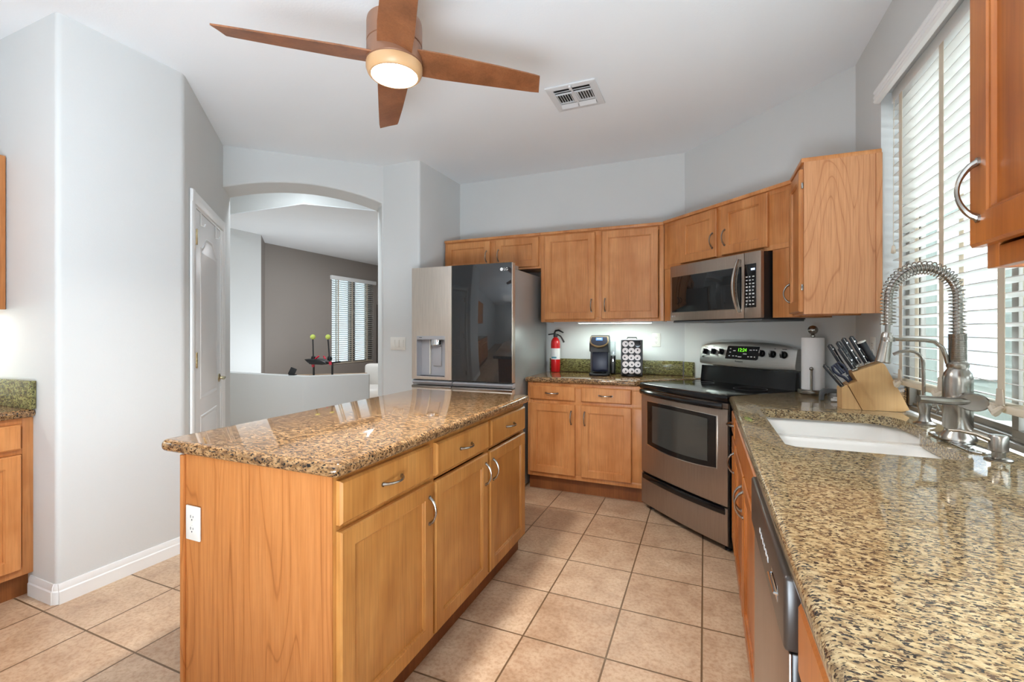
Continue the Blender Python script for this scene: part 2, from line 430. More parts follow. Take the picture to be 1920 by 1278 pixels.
# left block with the pantry face (rounded outside corners)
lp = [(-3.75, 1.16), (-2.82, 1.16), (-2.82, 1.735), (-3.603, 2.518), (-3.836, 2.751), (-4.05, 2.54), (-3.75, 2.24)]
struct(MB().prism(lp, 0, HC + 0.5, b=0.022, seg=4, vb=(1, 2, 4)).build('wall_left', M['wall']))
struct(MB().box(-3.75, -3.62, -4.5, 1.16, 0, HC).build('wall_alcove', M['wall']))
struct(MB().prism([(-2.715, 3.412), (-2.32, 3.412), (-2.32, 4.28), (-2.46, 4.28), (-2.46, 3.66), (-2.715, 3.66)], 0, HC + 0.5, b=0.02, seg=4, vb=(1,)).build('wall_fridge', M['wall']))
# arched opening, 45 degrees to the room
apts = [(-0.02, HC + 0.5), (-0.02, 2.462)]
c_, h_ = 1.245, 0.10
rad = (c_ * c_ / 4 + h_ * h_) / (2 * h_); a_ = math.asin(c_ / 2 / rad)
for i in range(0, 25):
    t = -a_ + 2 * a_ * i / 24; apts.append((c_ / 2 + rad * math.sin(t), 2.462 + h_ - rad + rad * math.cos(t)))
apts += [(c_, 0), (1.32, 0), (1.32, HC + 0.5)]
mb = MB().prism(apts, 0.0, 0.33, plane='xz')
arch = mb.build('wall_arch', M['wall'], loc=(-3.603, 2.522, 0), rot=(0, 0, PI / 4)); struct(arch)
bv = arch.modifiers.new('bevel', 'BEVEL'); bv.width = 0.012; bv.segments = 3; bv.limit_method = 'ANGLE'; bv.angle_limit = math.radians(50)
# back wall of the family room behind the camera
mb = MB(); mb.box(-3.75, 0.94, -4.6, -4.5, 0, HC)
struct(mb.build('wall_family', M['wall']))
# hall and dining room beyond the arch
PX, PY = -4.364, 4.024
d45 = lambda s, o=0.0: (PX + (s - o) / R2, PY + (s + o) / R2)
hl = [(-6.6, PY), (PX, PY), d45(0.755), d45(0.755, 0.13), (PX - 0.054, PY + 0.13), (-6.6, PY + 0.13)]
struct(MB().prism(hl, 0, 0.757, b=0.018, seg=3, vb=(1, 2, 3)).build('wall_half', M['wall']), 'low white angled half wall beyond the archway')
hd = [(-6.6, PY), (PX, PY), d45(2.9), d45(2.9, 0.13), (PX - 0.054, PY + 0.13), (-6.6, PY + 0.13)]
struct(MB().prism(hd, 2.800, 3.42).build('wall_header', M['wall']))
struct(MB().box(-6.7, -2.3, 2.0, 7.0, 3.30, 3.42).build('ceiling_hall', M['ceiling']))
struct(MB().prism([(-6.95, PY + 0.003), (PX - 0.002, PY + 0.003), d45(2.85, 0.003), (-2.3, 9.6), (-6.95, 9.6)], 2.790, 2.90).build('ceiling_dining', M['ceiling']))
struct(MB().box(-6.50, -6.36, 1.9, PY + 0.01, 0, 3.4).build('wall_hall_left', M['wall']))
struct(MB().box(-6.5, -4.0, 1.9, 2.02, 0, 3.4).build('wall_hall_near', M['wall']))
struct(MB().prism([(-6.35, PY), (-6.35, 5.05), (-6.50, 5.18), (-6.50, PY)], 0, 2.80).build('wall_dining_white', M['wall']))
AX = -6.864
mb = MB()
mb.prism([(-6.352, 5.052), (AX, 5.53), (AX - 0.14, 5.53), (-6.52, 5.10)], 0, 2.80)
AY0, AY1, AZ0, AZ1 = 7.04, 8.30, 0.62, 2.40
mb.box(AX - 0.14, AX, 5.53, AY0, 0, 2.8); mb.box(AX - 0.14, AX, AY1, 9.6, 0, 2.8); mb.box(AX - 0.14, AX, AY0, AY1, 0, AZ0); mb.box(AX - 0.14, AX, AY0, AY1, AZ1, 2.8)
struct(mb.build('wall_accent', M['accent']))
struct(MB().box(-7.0, -2.3, 9.5, 9.62, 0, 2.8).build('wall_dining_far', M['accent']))
struct(MB().box(-2.46, -2.34, 4.2, 9.6, 0, 3.4).build('wall_dining_right', M['wall']))
# baseboards
def base_strip(name, p, q, nrm, h=0.095):
    p, q, nrm = Vector((*p, 0)), Vector((*q, 0)), Vector((*nrm, 0)).normalized()
    ln = (q - p).length; ang = math.atan2((q - p).y, (q - p).x)
    prof = [(0, 0), (-0.014, 0), (-0.014, h * 0.62), (-0.010, h * 0.68), (-0.010, h * 0.84), (-0.005, h), (0, h)]
    s = -1 if Vector((-(q - p).y, (q - p).x, 0)).dot(nrm) > 0 else 1
    mb = MB().prism([(a * s, z) for a, z in prof], 0, ln, plane='yz')
    struct(mb.build(name, M['white'], loc=p, rot=(0, 0, ang)))
base_strip('baseboard_left', (-2.82, 1.165), (-2.82, 1.73), (1, 0))
base_strip('baseboard_alcove', (-3.05, 1.16), (-2.835, 1.16), (0, -1))
struct(MB().lathe([(0.034, 0), (0.034, 0.059), (0.030, 0.065), (0.030, 0.08), (0.024, 0.095), (0.0, 0.095)], (-2.842, 1.182, 0), 20).build('baseboard_corner', M['white']))
base_strip('baseboard_pantry', (-2.83, 1.745), (-2.89, 1.805), (1, 1))

# ------------------------------------------------------------------ exterior seen through the kitchen window
struct(MB().box(1.0, 14, -6, 22, -0.12, -0.02).build('ground', M['ground']))
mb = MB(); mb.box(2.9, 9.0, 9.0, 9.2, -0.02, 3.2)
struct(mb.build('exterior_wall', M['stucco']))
ex = thing('neighbour_window', 'white gridded window on the pale wall outside the blinds', 'window', (3.62, 8.99, 0.62))
fb = MB(); fb.box(-0.34, 0.34, -0.04, 0, -0.04, 2.4, 0.005)
fb.build('frame', M['white'], ex)
gp = MB()
for i in range(2):
    for j in range(7):
        gp.box(-0.27 + i * 0.28, -0.03 + i * 0.28, -0.05, -0.04, 0.02 + j * 0.335, 0.32 + j * 0.335)
gp.build('pane', M['extgrey'], ex)
post = thing('porch_post', 'white porch post standing outside the kitchen window', 'post', (3.15, 6.3, -0.02))
MB().box(-0.09, 0.09, -0.09, 0.09, 0, 2.9, 0.008).build('shaft', M['white'], post)
MB().box(-0.13, 0.13, -0.13, 0.13, 0, 0.25, 0.01).build('plinth', M['white'], post)
yw = MB(); yw.box(4.4, 4.6, -6, 9.0, -0.02, 1.75); yw.box(4.36, 4.64, -6, 9.0, 1.75, 1.83)
struct(yw.build('garden_wall', M['stucco']))
def tree(loc, h, r, label):
    t = thing('garden_tree', label, 'tree', loc)
    MB().tube([(0, 0, 0), (0.05, 0, h * 0.5), (0, 0.05, h * 0.75)], [0.09, 0.07, 0.05], 8).build('trunk', M['shelf'], t)
    mb = MB()
    for i in range(46):
        a, b_ = random.uniform(0, 2 * PI), random.uniform(-1, 1); q = (1 - b_ * b_) ** 0.5 * r * random.uniform(0.5, 1)
        mb.ball((q * math.cos(a), q * math.sin(a), h + b_ * r * 0.8), random.uniform(0.22, 0.4) * r, 8)
    mb.build('foliage', M['tree'], t)
tree((6.2, 6.6, 0), 2.9, 1.1, 'pale green tree beyond the garden wall outside')

# ------------------------------------------------------------------ kitchen window, glass and blind
wn = MB()
fx0, fx1 = KX + 0.096, KX + 0.149
wn.box(fx0, fx1, WY0, WY1, 0.921, 0.943, 0.003); wn.box(fx0 + 0.014, fx1, WY0, WY1, 0.943, 0.958, 0.003)
wn.box(fx0, fx1, WY0, WY1, WZ1 - 0.04, WZ1, 0.003)
for y in (WY0, WY1 - 0.04): wn.box(fx0, fx1, y, y + 0.04, 0.943, WZ1 - 0.04, 0.003)
wo = wn.build('window_1', M['winframe']); struct(wo, 'wide kitchen window behind the white blind over the sink')
for k, (a, b_) in enumerate(((WY0 + 0.04, 1.95), (1.91, WY1 - 0.04))):
    x = fx0 + 0.010 + 0.020 * k
    s = MB(); s.box(x, x + 0.018, a, b_, 0.958, 0.982, 0.002); s.box(x, x + 0.02, a, b_, WZ1 - 0.075, WZ1 - 0.04, 0.002)
    s.box(x, x + 0.02, a, a + 0.035, 0.982, WZ1 - 0.075, 0.002); s.box(x, x + 0.02, b_ - 0.035, b_, 0.982, WZ1 - 0.075, 0.002)
    so = s.build('sash', M['winframe'], wo)
    MB().box(x + 0.008, x + 0.012, a + 0.03, b_ - 0.03, 0.978, WZ1 - 0.07).build('pane', M['glass'], so)
def blind(label, name, BX, y0, y1, ztop, zbot, pitch, tilt, tapes, tied, sign=1, hw=0.025):
    """sign +1: the room lies towards -X of the blind"""
    t = thing(name, label, 'blind', (BX, y0, zbot))
    L = y1 - y0; Hh = ztop - zbot
    sl = MB(); z = 0.03
    while z < Hh - 0.02:
        ca, sa = math.cos(tilt), math.sin(tilt)
        m = Matrix.Translation((0, 0, z)) @ Matrix.Rotation(tilt, 4, 'Y')
        sl.box(-hw, hw, 0.0, L, -0.0014, 0.0014, m=m); z += pitch
    sl.build('slats', M['slat'], t)
    MB().box(-0.028, 0.028, -0.0, L, -0.012, 0.012, 0.006).build('bottom_rail', M['tape'], t)
    MB().box(-0.03, 0.028, 0.0, L, Hh - 0.01, Hh + 0.045, 0.003).build('head_rail', M['white'], t)
    for y in tapes:
        tb = MB(); w2 = 0.018
        for sx in (-0.029, 0.029): tb.box(sx - 0.0007, sx + 0.0007, y - y0 - w2, y - y0 + w2, 0.0, Hh)
        if tied:
            tb.prism([(y - y0 - w2 * 0.8, 0.06), (y - y0 + w2 * 0.8, 0.06), (y - y0 + w2 * 1.15, 0.012), (y - y0 - w2 * 1.15, 0.012)], -0.034, -0.031, plane='yz')
            tb.tube([(-0.034, y - y0 - 0.02, 0.008), (-0.046, y - y0 - 0.006, -0.012), (-0.044, y - y0 + 0.012, 0.0), (-0.036, y - y0 + 0.026, -0.014)], [0.007, 0.012, 0.011, 0.004], 7)
        tb.build('tape', M['tape'], t)
    return t, L, Hh
BX, BY0, BY1 = 0.853, WY0 + 0.01, WY1 - 0.026
kb, L, Hh = blind('wide white slatted blind lowered over the window above the sink', 'window_blind', BX, BY0, BY1, 2.385, 1.0565, 0.0448, math.radians(10), (1.843, 2.222, 2.611, 1.464), True)
vp = [(0, 0), (-0.018, 0.002), (-0.026, 0.010), (-0.022, 0.022), (-0.026, 0.030), (-0.020, 0.044), (-0.026, 0.054), (-0.020, 0.068), (0, 0.07)]
MB().prism([(a, z) for a, z in vp], 0, L + 0.065, plane='xz').build('valance', M['white'], kb, loc=(0.785 - BX, -0.035, 2.398 - 1.0565))
MB().tube([(-0.034, L - 0.045, Hh), (-0.036, L - 0.045, Hh * 0.47)], 0.0016, 6).lathe([(0.004, 0), (0.010, 0.004), (0.007, 0.034), (0.002, 0.04)], (-0.036, L - 0.045, Hh * 0.45), 10).build('pull_cord', M['tape'], kb)

# dining room window
w2 = MB(); w2.box(AX - 0.12, AX - 0.06, AY0, AY1, AZ0, AZ0 + 0.05); w2.box(AX - 0.12, AX - 0.06, AY0, AY1, AZ1 - 0.05, AZ1)
for y, w_ in ((AY0, 0.05), (AY0 + 0.58, 0.15), (AY1 - 0.15, 0.15)): w2.box(AX - 0.12, AX - 0.06, y, y + w_, AZ0 + 0.05, AZ1 - 0.05)
w2o = w2.build('window_2', M['shelf']); struct(w2o, 'dining room window seen through the archway')
MB().box(AX - 0.095, AX - 0.088, AY0 + 0.05, AY1 - 0.05, AZ0 + 0.05, AZ1 - 0.05).build('pane', M['glasstint'], w2o)
db, L2, H2 = blind('white blind half open on the grey dining room wall', 'window_blind', AX - 0.032, AY0 + 0.01, AY1 - 0.01, AZ1 - 0.05, AZ0 + 0.02, 0.043, math.radians(-22), (7.22, 7.62, 8.08), False, hw=0.024)
MB().box(0.0, 0.075, -0.05, L2 + 0.05, H2 - 0.02, H2 + 0.06, 0.006).build('valance', M['white'], db)

# ------------------------------------------------------------------ cabinets
def door_bm(w, h, fr=0.056, t=0.02, raised=False):
    """framed door, local x 0..w, z 0..h, front at y=-t"""
    mb = MB(); bm = mb.bm; e = 0.005
    def loop(x0, x1, z0, z1, y): return [bm.verts.new((x, y, z)) for x, z in ((x0, z0), (x1, z0), (x1, z1), (x0, z1))]
    loops = [loop(0, w, 0, h, 0), loop(0, w, 0, h, -t + e), loop(e, w - e, e, h - e, -t), loop(fr, w - fr, fr, h - fr, -t),
             loop(fr + 0.002, w - fr - 0.002, fr + 0.002, h - fr - 0.002, -t + 0.003), loop(fr + 0.006, w - fr - 0.006, fr + 0.006, h - fr - 0.006, -t + 0.004),
             loop(fr + 0.008, w - fr - 0.008, fr + 0.008, h - fr - 0.008, -t + 0.011)]
    for a, b in zip(loops, loops[1:]):
        for i in range(4): bm.faces.new((a[i], a[(i + 1) % 4], b[(i + 1) % 4], b[i]))
    bm.faces.new(loops[-1]); bm.faces.new(loops[0][::-1])
    bmesh.ops.recalc_face_normals(bm, faces=list(bm.faces)); return mb
def drawer_bm(w, h, t=0.02):
    mb = MB(); bm = mb.bm; e = 0.007
    def loop(x0, x1, z0, z1, y): return [bm.verts.new((x, y, z)) for x, z in ((x0, z0), (x1, z0), (x1, z1), (x0, z1))]
    loops = [loop(0, w, 0, h, 0), loop(0, w, 0, h, -t + e), loop(e, w - e, e, h - e, -t)]
    for a, b in zip(loops, loops[1:]):
        for i in range(4): bm.faces.new((a[i], a[(i + 1) % 4], b[(i + 1) % 4], b[i]))
    bm.faces.new(loops[-1]); bm.faces.new(loops[0][::-1])
    bmesh.ops.recalc_face_normals(bm, faces=list(bm.faces)); return mb
def pull(parent, x, z, y, vertical=True, L=0.100, out=0.030, name='handle'):
    """bow pull, flat and wide at the ends"""
    path, rs = [], []
    for i in range(15):
        t = i / 14; s = (t - 0.5) * L; d = out * math.sin(PI * min(1, max(0, t))) ** 0.62
        path.append((x, y - d, z + s) if vertical else (x + s, y - d, z)); rs.append(0.0062 - 0.0022 * math.sin(PI * t))
    mb = MB().tube(path, rs, 8)
    for s in (-0.5, 0.5):
        c = (x, y + 0.002, z + s * L) if vertical else (x + s * L, y + 0.002, z)
        mb.lathe([(0.0, -0.006), (0.0075, -0.006), (0.0075, 0.0)], c, 10, axis='y')
    return mb.build(name, M['nickel'], parent)
def cabinet(name, label, W_, D_, z0, z1, fronts, loc, rz, wood_, group=None, toe=0.0, sides=(None, None), frame=0.04, bottom=True, rails=(), stiles=(), crown=False, top=True, back=True):
    """carcass with face frame; local x along the front, y into the cabinet, front frame at y=0"""
    t = thing(name, label, 'cabinet', loc, rz, group)
    mw = M[wood_]; th = 0.018
    cb = MB()
    for x in (0, W_ - th): cb.box(x, x + th, 0.018, D_, z0, z1, 0.001)
    if bottom: cb.box(th, W_ - th, 0.018, D_, z0 + 0.01, z0 + 0.01 + th)
    if back: cb.box(th, W_ - th, D_ - 0.008, D_, z0 + 0.03, z1)
    if top: cb.box(th, W_ - th, 0.018, D_ - 0.008, z1 - th, z1)
    cb.build('carcass', mw, t)
    ff = MB()
    ff.box(0, frame, 0, 0.019, z0, z1, 0.0015); ff.box(W_ - frame, W_, 0, 0.019, z0, z1, 0.0015)
    ff.box(frame, W_ - frame, 0, 0.019, z0, z0 + frame, 0.0015); ff.box(frame, W_ - frame, 0, 0.019, z1 - frame, z1, 0.0015)
    for (a, b) in rails: ff.box(frame, W_ - frame, 0, 0.019, a, b, 0.0015)
    for (a, b) in stiles: ff.box(a, b, 0.0002, 0.019, z0 + frame, z1 - frame, 0.0015)
    ff.build('face_frame', mw, t)
    if toe:
        MB().box(0.0, W_, toe, D_ - 0.02, 0.0, z0).build('toe_kick', M['kick'], t)
    for i, sm in enumerate(sides):
        if sm:
            x = -0.004 if i == 0 else W_ + 0.0005
            MB().box(x, x + 0.0035, 0.0, D_, z0 if not (toe and sm[1] == 'full') else 0.0, z1).build('end_panel', M[sm[0]], t)
    if crown:
        MB().box(-0.004, W_ + 0.004, -0.012, D_, z1 - 0.002, z1 + 0.022, 0.005).build('top_trim', mw, t)
    for f in fronts:
        kind, x0, x1, a, b = f[:5]
        d = (door_bm(x1 - x0, b - a) if kind == 'door' else drawer_bm(x1 - x0, b - a)).build(kind if kind != 'false' else 'false_front', mw, t, loc=(x0, -0.0005, a))
        if len(f) > 5 and f[5]:
            hx, hz, vert = f[5]
            pull(d, hx, hz, -0.02, vert)
    return t
def VD(x0, x1, a, b, side, hz):   # door with a vertical pull; hz measured from the door's lower edge
    return ('door', x0, x1, a, b, ((0.03 if side == 'l' else x1 - x0 - 0.03), hz, True))
def DR(x0, x1, a, b, pullit=True):
    return ('drawer', x0, x1, a, b, ((x1 - x0) / 2, (b - a) / 2, False) if pullit else None)

# island
isl = cabinet('island_cabinet', 'kitchen island cabinet with three drawers and three doors', 1.50, 0.66, 0.085, 0.872,
    [DR(0.012, 0.482, 0.725, 0.855), VD(0.012, 0.502, 0.105, 0.707, 'r', 0.50),
     DR(0.528, 1.000, 0.72, 0.85), VD(0.520, 0.990, 0.105, 0.70, 'r', 0.50),
     DR(1.030, 1.490, 0.72, 0.85), VD(1.015, 1.488, 0.105, 0.70, 'l', 0.50)],
    (-0.99, 1.02, 0), PI / 2, 'woodi', toe=0.03, sides=(('veneer', 'full'), ('veneer', '')), rails=((0.705, 0.728),), stiles=((0.48, 0.535), (0.985, 1.035)))
MB().box(-0.014, -0.004, 0.650, 0.668, 0.0, 0.868, 0.002).build('corner_strip', M['veneer'], isl)
def outlet(name, label, loc, rz, duplex=True):
    t = thing(name, label, 'outlet', loc, rz)
    MB().box(-0.036, 0.036, -0.006, 0, -0.058, 0.058, 0.003).build('cover_plate', M['outlet'], t)
    for z in (-0.02, 0.02):
        o = MB().lathe([(0.0165, 0.0), (0.0165, -0.002), (0.0, -0.002)], (0, -0.006, z), 20, axis='y', sy=0.85).build('receptacle', M['outlet'], t)
        s = MB()
        s.box(-0.0075, -0.0055, -0.0086, -0.0079, z - 0.001, z + 0.008); s.box(0.0055, 0.0075, -0.0086, -0.0079, z + 0.000, z + 0.007)
        s.box(-0.002, 0.002, -0.0086, -0.0079, z - 0.009, z - 0.005); s.build('slot', M['slot'], o)
    return t
outlet('wall_outlet', 'white duplex outlet on the end panel of the island', (-1.594, 1.014, 0.642), 0)
outlet('wall_outlet', 'white duplex outlet on the wall right of the pod carousel', (-0.385, GY - 0.0005, 1.215), 0)
outlet('wall_outlet', 'white outlet on the wall behind the knife handles beside the window', (KX - 0.0005, 2.845, 1.205), -PI / 2)
# island worktop
def worktop(name, label, pts, z0, z1, mat, b=0.017, holes=(), cat='countertop'):
    o = MB().prism(pts, z0, z1, b=b, seg=4, holes=holes).build(name, M[mat]); return tag(o, label, cat)
worktop('island_countertop', 'long brown speckled granite worktop on the island', rrect(-1.755, -0.950, 0.992, 2.545, 0.03, 4), 0.873, 0.914, 'granite')

# back wall base and counter
cabinet('base_cabinet', 'honey wood base cabinet between the fridge and the stove', 0.950, 0.595, 0.115, 0.878,
    [DR(0.022, 0.401, 0.740, 0.852), DR(0.449, 0.835, 0.740, 0.852), VD(0.022, 0.401, 0.150, 0.710, 'r', 0.46), VD(0.449, 0.835, 0.150, 0.712, 'l', 0.46)],
    (-1.340, 3.527, 0), 0, 'wood', toe=0.045, rails=((0.705, 0.745),), stiles=((0.38, 0.47), (0.815, 0.92)))
worktop('back_countertop', 'granite worktop under the coffee maker beside the stove',
        [(-1.352, 3.500), (-0.480, 3.500), (-0.455, 3.525), (0.02, 3.985), (GX + 0.01, GY - 0.02), (GX - 0.01, GY - 0.004), (-1.352, GY - 0.004)], 0.879, 0.920, 'granite')
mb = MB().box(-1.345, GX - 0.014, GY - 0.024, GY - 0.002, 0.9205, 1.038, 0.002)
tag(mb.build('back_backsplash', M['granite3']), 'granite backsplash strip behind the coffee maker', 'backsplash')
dx, dy = KX - GX, KY - GY; dl = math.hypot(dx, dy)
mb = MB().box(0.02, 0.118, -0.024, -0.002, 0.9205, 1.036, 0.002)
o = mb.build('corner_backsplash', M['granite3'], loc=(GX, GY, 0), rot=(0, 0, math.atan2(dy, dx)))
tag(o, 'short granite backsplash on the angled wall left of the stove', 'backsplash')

# upper cabinets, back wall
cabinet('wall_cabinet', 'short two-door wall cabinet above the fridge', 0.972, 0.318, 1.845, 2.135,
    [VD(0.020, 0.480, 1.862, 2.122, 'r', 0.115), VD(0.540, 0.955, 1.862, 2.122, 'l', 0.115)], (-2.298, 3.812, 0), 0, 'wood', frame=0.03, stiles=((0.46, 0.56),), crown=True)
cabinet('wall_cabinet', 'tall two-door wall cabinet above the coffee maker', 1.028, 0.318, 1.372, 2.135,
    [VD(0.037, 0.482, 1.392, 2.122, 'r', 0.115), VD(0.536, 0.987, 1.394, 2.122, 'l', 0.115)], (-1.325, 3.812, 0), 0, 'wood', frame=0.036, stiles=((0.46, 0.56),), crown=True)
# diagonal run above the microwave: local x = (1,-1)/R2, y = (1,1)/R2
def diag(t, s): return ((s + t * R2) / 2, (s - t * R2) / 2)   # t=(x-y)/R2, s=x+y
x0, y0 = diag(-2.902, 3.516)
cabinet('wall_cabinet', 'angled corner wall cabinet above the microwave', 1.115, 0.29, 1.778, 2.140,
    [VD(0.195, 0.537, 1.798, 2.130, 'r', 0.115), VD(0.581, 0.925, 1.800, 2.130, 'l', 0.115)], (x0, y0, 0), -PI / 4, 'wood', frame=0.03, stiles=((0.03, 0.20), (0.53, 0.59), (0.92, 1.085)), crown=True)
x1, y1 = diag(-1.955, 3.518)
t = thing('filler_panel', 'wide wood filler panel right of the microwave', 'panel', (x1, y1, 0), -PI / 4)
MB().box(0.0, 0.168, 0.001, 0.28, 1.372, 1.777, 0.001).build('board', M['wood'], t)
x1, y1 = diag(-2.902, 3.518)
t = thing('filler_panel', 'narrow wood filler strip left of the microwave', 'panel', (x1, y1, 0), -PI / 4)
MB().box(0.0, 0.140, 0.001, 0.28, 1.372, 1.777, 0.001).build('board', M['wood'], t)
# corner wall cabinet by the window: front faces -X
CY = 2.725
rc = cabinet('wall_cabinet', 'wall cabinet with wide end panel left of the window', 0.335, 0.322, 1.378, 2.150,
    [('door', 0.020, 0.320, 1.390, 2.120, (0.03, 0.115, True))], (0.466, CY + 0.335, 0), -PI / 2, 'wood', sides=(None, None), frame=0.03, crown=True)
MB().box(0.3352, 0.3392, 0.0, 0.322, 1.378, 2.150).build('end_panel', M['veneer2'], rc)
MB().box(0.3392, 0.3455, 0.296, 0.3215, 1.378, 2.150, 0.001).build('corner_strip', M['veneer2'], rc)
for z in (1.50, 2.02): MB().box(0.3215, 0.3300, -0.010, -0.001, z, z + 0.03, 0.001).build('hinge', M['nickel'], rc)
# near wall cabinet
nc = cabinet('wall_cabinet', 'large amber wall cabinet with curved pull right of the window', 1.20, 0.322, 1.402, 2.24,
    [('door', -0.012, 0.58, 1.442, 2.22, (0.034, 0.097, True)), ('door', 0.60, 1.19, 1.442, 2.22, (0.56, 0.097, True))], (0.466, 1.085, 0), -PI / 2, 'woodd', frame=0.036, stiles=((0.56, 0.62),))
MB().box(0.10, 1.0, 0.05, 0.09, 1.385, 1.402).build('light_bar', M['led'], nc)
# left alcove cabinets, front faces +X
cabinet('base_cabinet', 'wood base cabinet in the left alcove beside the wall corner', 1.60, 0.585, 0.115, 0.872,
    [DR(0.03, 0.76, 0.725, 0.845), DR(0.80, 1.552, 0.725, 0.845), ('door', 0.80, 1.170, 0.150, 0.700, None), ('door', 1.182, 1.552, 0.150, 0.700, (0.03, 0.46, True)), ('door', 0.03, 0.76, 0.15, 0.70, None)],
    (-3.030, -0.44, 0), PI / 2, 'wood', toe=0.05, rails=((0.70, 0.728),), stiles=((0.74, 0.82),))
worktop('alcove_countertop', 'granite worktop in the left alcove', [(-3.616, -0.44), (-3.002, -0.44), (-3.002, 1.156), (-3.616, 1.156)], 0.873, 0.914, 'granite')
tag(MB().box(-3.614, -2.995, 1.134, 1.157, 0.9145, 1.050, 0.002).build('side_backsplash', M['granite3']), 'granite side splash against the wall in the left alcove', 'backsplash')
al = cabinet('wall_cabinet', 'wood wall cabinet at the far left edge of the alcove', 1.50, 0.322, 1.402, 2.185,
    [VD(0.03, 0.73, 1.42, 2.17, 'r', 0.115), VD(0.77, 1.47, 1.42, 2.17, 'l', 0.115)], (-3.290, -0.345, 0), PI / 2, 'wood', frame=0.036, stiles=((0.71, 0.79),))
MB().box(0.75, 1.42, 0.10, 0.14, 1.388, 1.402).build('light_bar', M['led'], al)
area('alcove_led', (-3.42, 0.75, 1.385), (-3.42, 0.75, 0), 0.05, 0.7, 1.2, (0.97, 1.0, 0.97))
# LED bar under the back wall cabinet
lb = thing('under_cabinet_light', 'lit LED bar under the wall cabinet above the coffee maker', 'light', (-0.70, 3.885, 1.371))
MB().box(-0.31, 0.31, -0.02, 0.02, -0.012, 0.0, 0.002).build('housing', M['white'], lb)
MB().box(-0.30, 0.30, -0.017, 0.017, -0.014, -0.0121).build('diffuser', M['led'], lb)
area('under_cabinet_led', (-0.70, 3.885, 1.352), (-0.70, 3.91, 0), 0.6, 0.04, 2.3, (0.86, 1.0, 0.92))
area('near_cabinet_led', (0.53, 0.6, 1.38), (0.53, 0.6, 0), 0.05, 0.8, 1.2, (1.0, 0.97, 0.9))

# right run: front faces -X, face at X=0.16; local x runs towards the camera
RX = 0.160
cabinet('base_cabinet', 'narrow base cabinet between the stove and the sink cabinet', 0.29, 0.59, 0.115, 0.878,
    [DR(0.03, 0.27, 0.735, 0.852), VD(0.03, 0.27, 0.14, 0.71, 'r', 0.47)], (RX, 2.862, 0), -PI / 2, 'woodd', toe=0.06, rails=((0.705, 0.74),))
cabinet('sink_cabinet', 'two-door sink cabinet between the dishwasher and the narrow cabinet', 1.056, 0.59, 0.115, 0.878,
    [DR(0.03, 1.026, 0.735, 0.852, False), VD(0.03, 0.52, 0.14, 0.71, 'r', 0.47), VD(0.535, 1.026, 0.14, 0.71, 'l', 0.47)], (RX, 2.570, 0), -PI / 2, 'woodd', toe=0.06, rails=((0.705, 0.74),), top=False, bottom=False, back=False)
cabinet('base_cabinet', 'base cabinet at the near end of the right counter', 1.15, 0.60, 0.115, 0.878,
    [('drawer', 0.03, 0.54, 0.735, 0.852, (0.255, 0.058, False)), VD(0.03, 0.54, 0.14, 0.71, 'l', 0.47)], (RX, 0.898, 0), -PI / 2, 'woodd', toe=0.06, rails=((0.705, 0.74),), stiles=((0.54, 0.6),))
sink_hole = [(0.248, 1.765), (0.275, 1.738), (0.690, 1.738), (0.722, 1.77), (0.722, 2.105), (0.728, 2.135), (0.775, 2.20), (0.780, 2.26), (0.772, 2.44), (0.755, 2.49), (0.720, 2.53), (0.66, 2.54), (0.275, 2.54), (0.248, 2.513)]
rp = [(0.130, -0.25), (0.130, 2.895), (0.142, 2.918), (0.570, 3.342), (KX - 0.005, KY - 0.015), (KX - 0.005, WY1 - 0.002), (KX + 0.095, WY1 - 0.002), (KX + 0.095, WY0 + 0.002), (KX - 0.005, WY0 + 0.002), (KX - 0.005, -0.25)]
worktop('sink_countertop', 'long golden granite worktop with the sink under the window', rp, 0.879, 0.920, 'granite2', holes=([(x * .984, y * .984) for x, y in sink_hole],))
tag(MB().box(KX + 0.002, KX + 0.092, WY1 - 0.022, WY1 - 0.003, 0.9205, 1.02, 0.002).build('window_backsplash', M['granite']), 'small granite upstand beside the window behind the knife block', 'backsplash')

# sink
sk = thing('kitchen_sink', 'white double bowl sink set under the granite by the window', 'sink', (0, 0, 0))
fl = rrect(0.215, 0.786, 1.684, 2.525, 0.03, 4)
B1 = rrect(0.228, 0.728, 1.698, 2.094, 0.05, 5); B2 = rrect(0.228, 0.776, 2.126, 2.512, 0.05, 5)
MB().prism(fl, 0.868, 0.878, holes=(B1, B2)).build('rim', M['ceramic'], sk)
for bw, (x0, x1, y0, y1, zb) in ((B1, (0.228, 0.728, 1.698, 2.094, 0.70)), (B2, (0.228, 0.776, 2.126, 2.512, 0.685))):
    mb = MB(); bm = mb.bm; rings = []
    for ins, z, rr in ((0, 0.874, .05), (0.004, 0.86, .05), (0.012, 0.76, .052), (0.02, zb + 0.025, .055), (0.045, zb, .06)):
        rings.append([bm.verts.new((p[0], p[1], z)) for p in rrect(x0 + ins, x1 - ins, y0 + ins, y1 - ins, rr, 5)])
    for a, b_ in zip(rings, rings[1:]):
        n = len(a)
        for i in range(n): bm.faces.new((a[i], a[(i + 1) % n], b_[(i + 1) % n], b_[i]))
    bm.faces.new(rings[-1]); bmesh.ops.recalc_face_normals(bm, faces=list(bm.faces)); bmesh.ops.reverse_faces(bm, faces=list(bm.faces))
    bo = mb.build('bowl', M['ceramic'], sk)
    so = bo.modifiers.new('solid', 'SOLIDIFY'); so.thickness = 0.006; so.offset = -1
    MB().lathe([(0.0, 0.001), (0.03, 0.001), (0.042, 0.004), (0.044, 0.0)], ((x0 + x1) / 2, (y0 + y1) / 2, zb + 0.001), 20).build('drain', M['nickel'], sk)

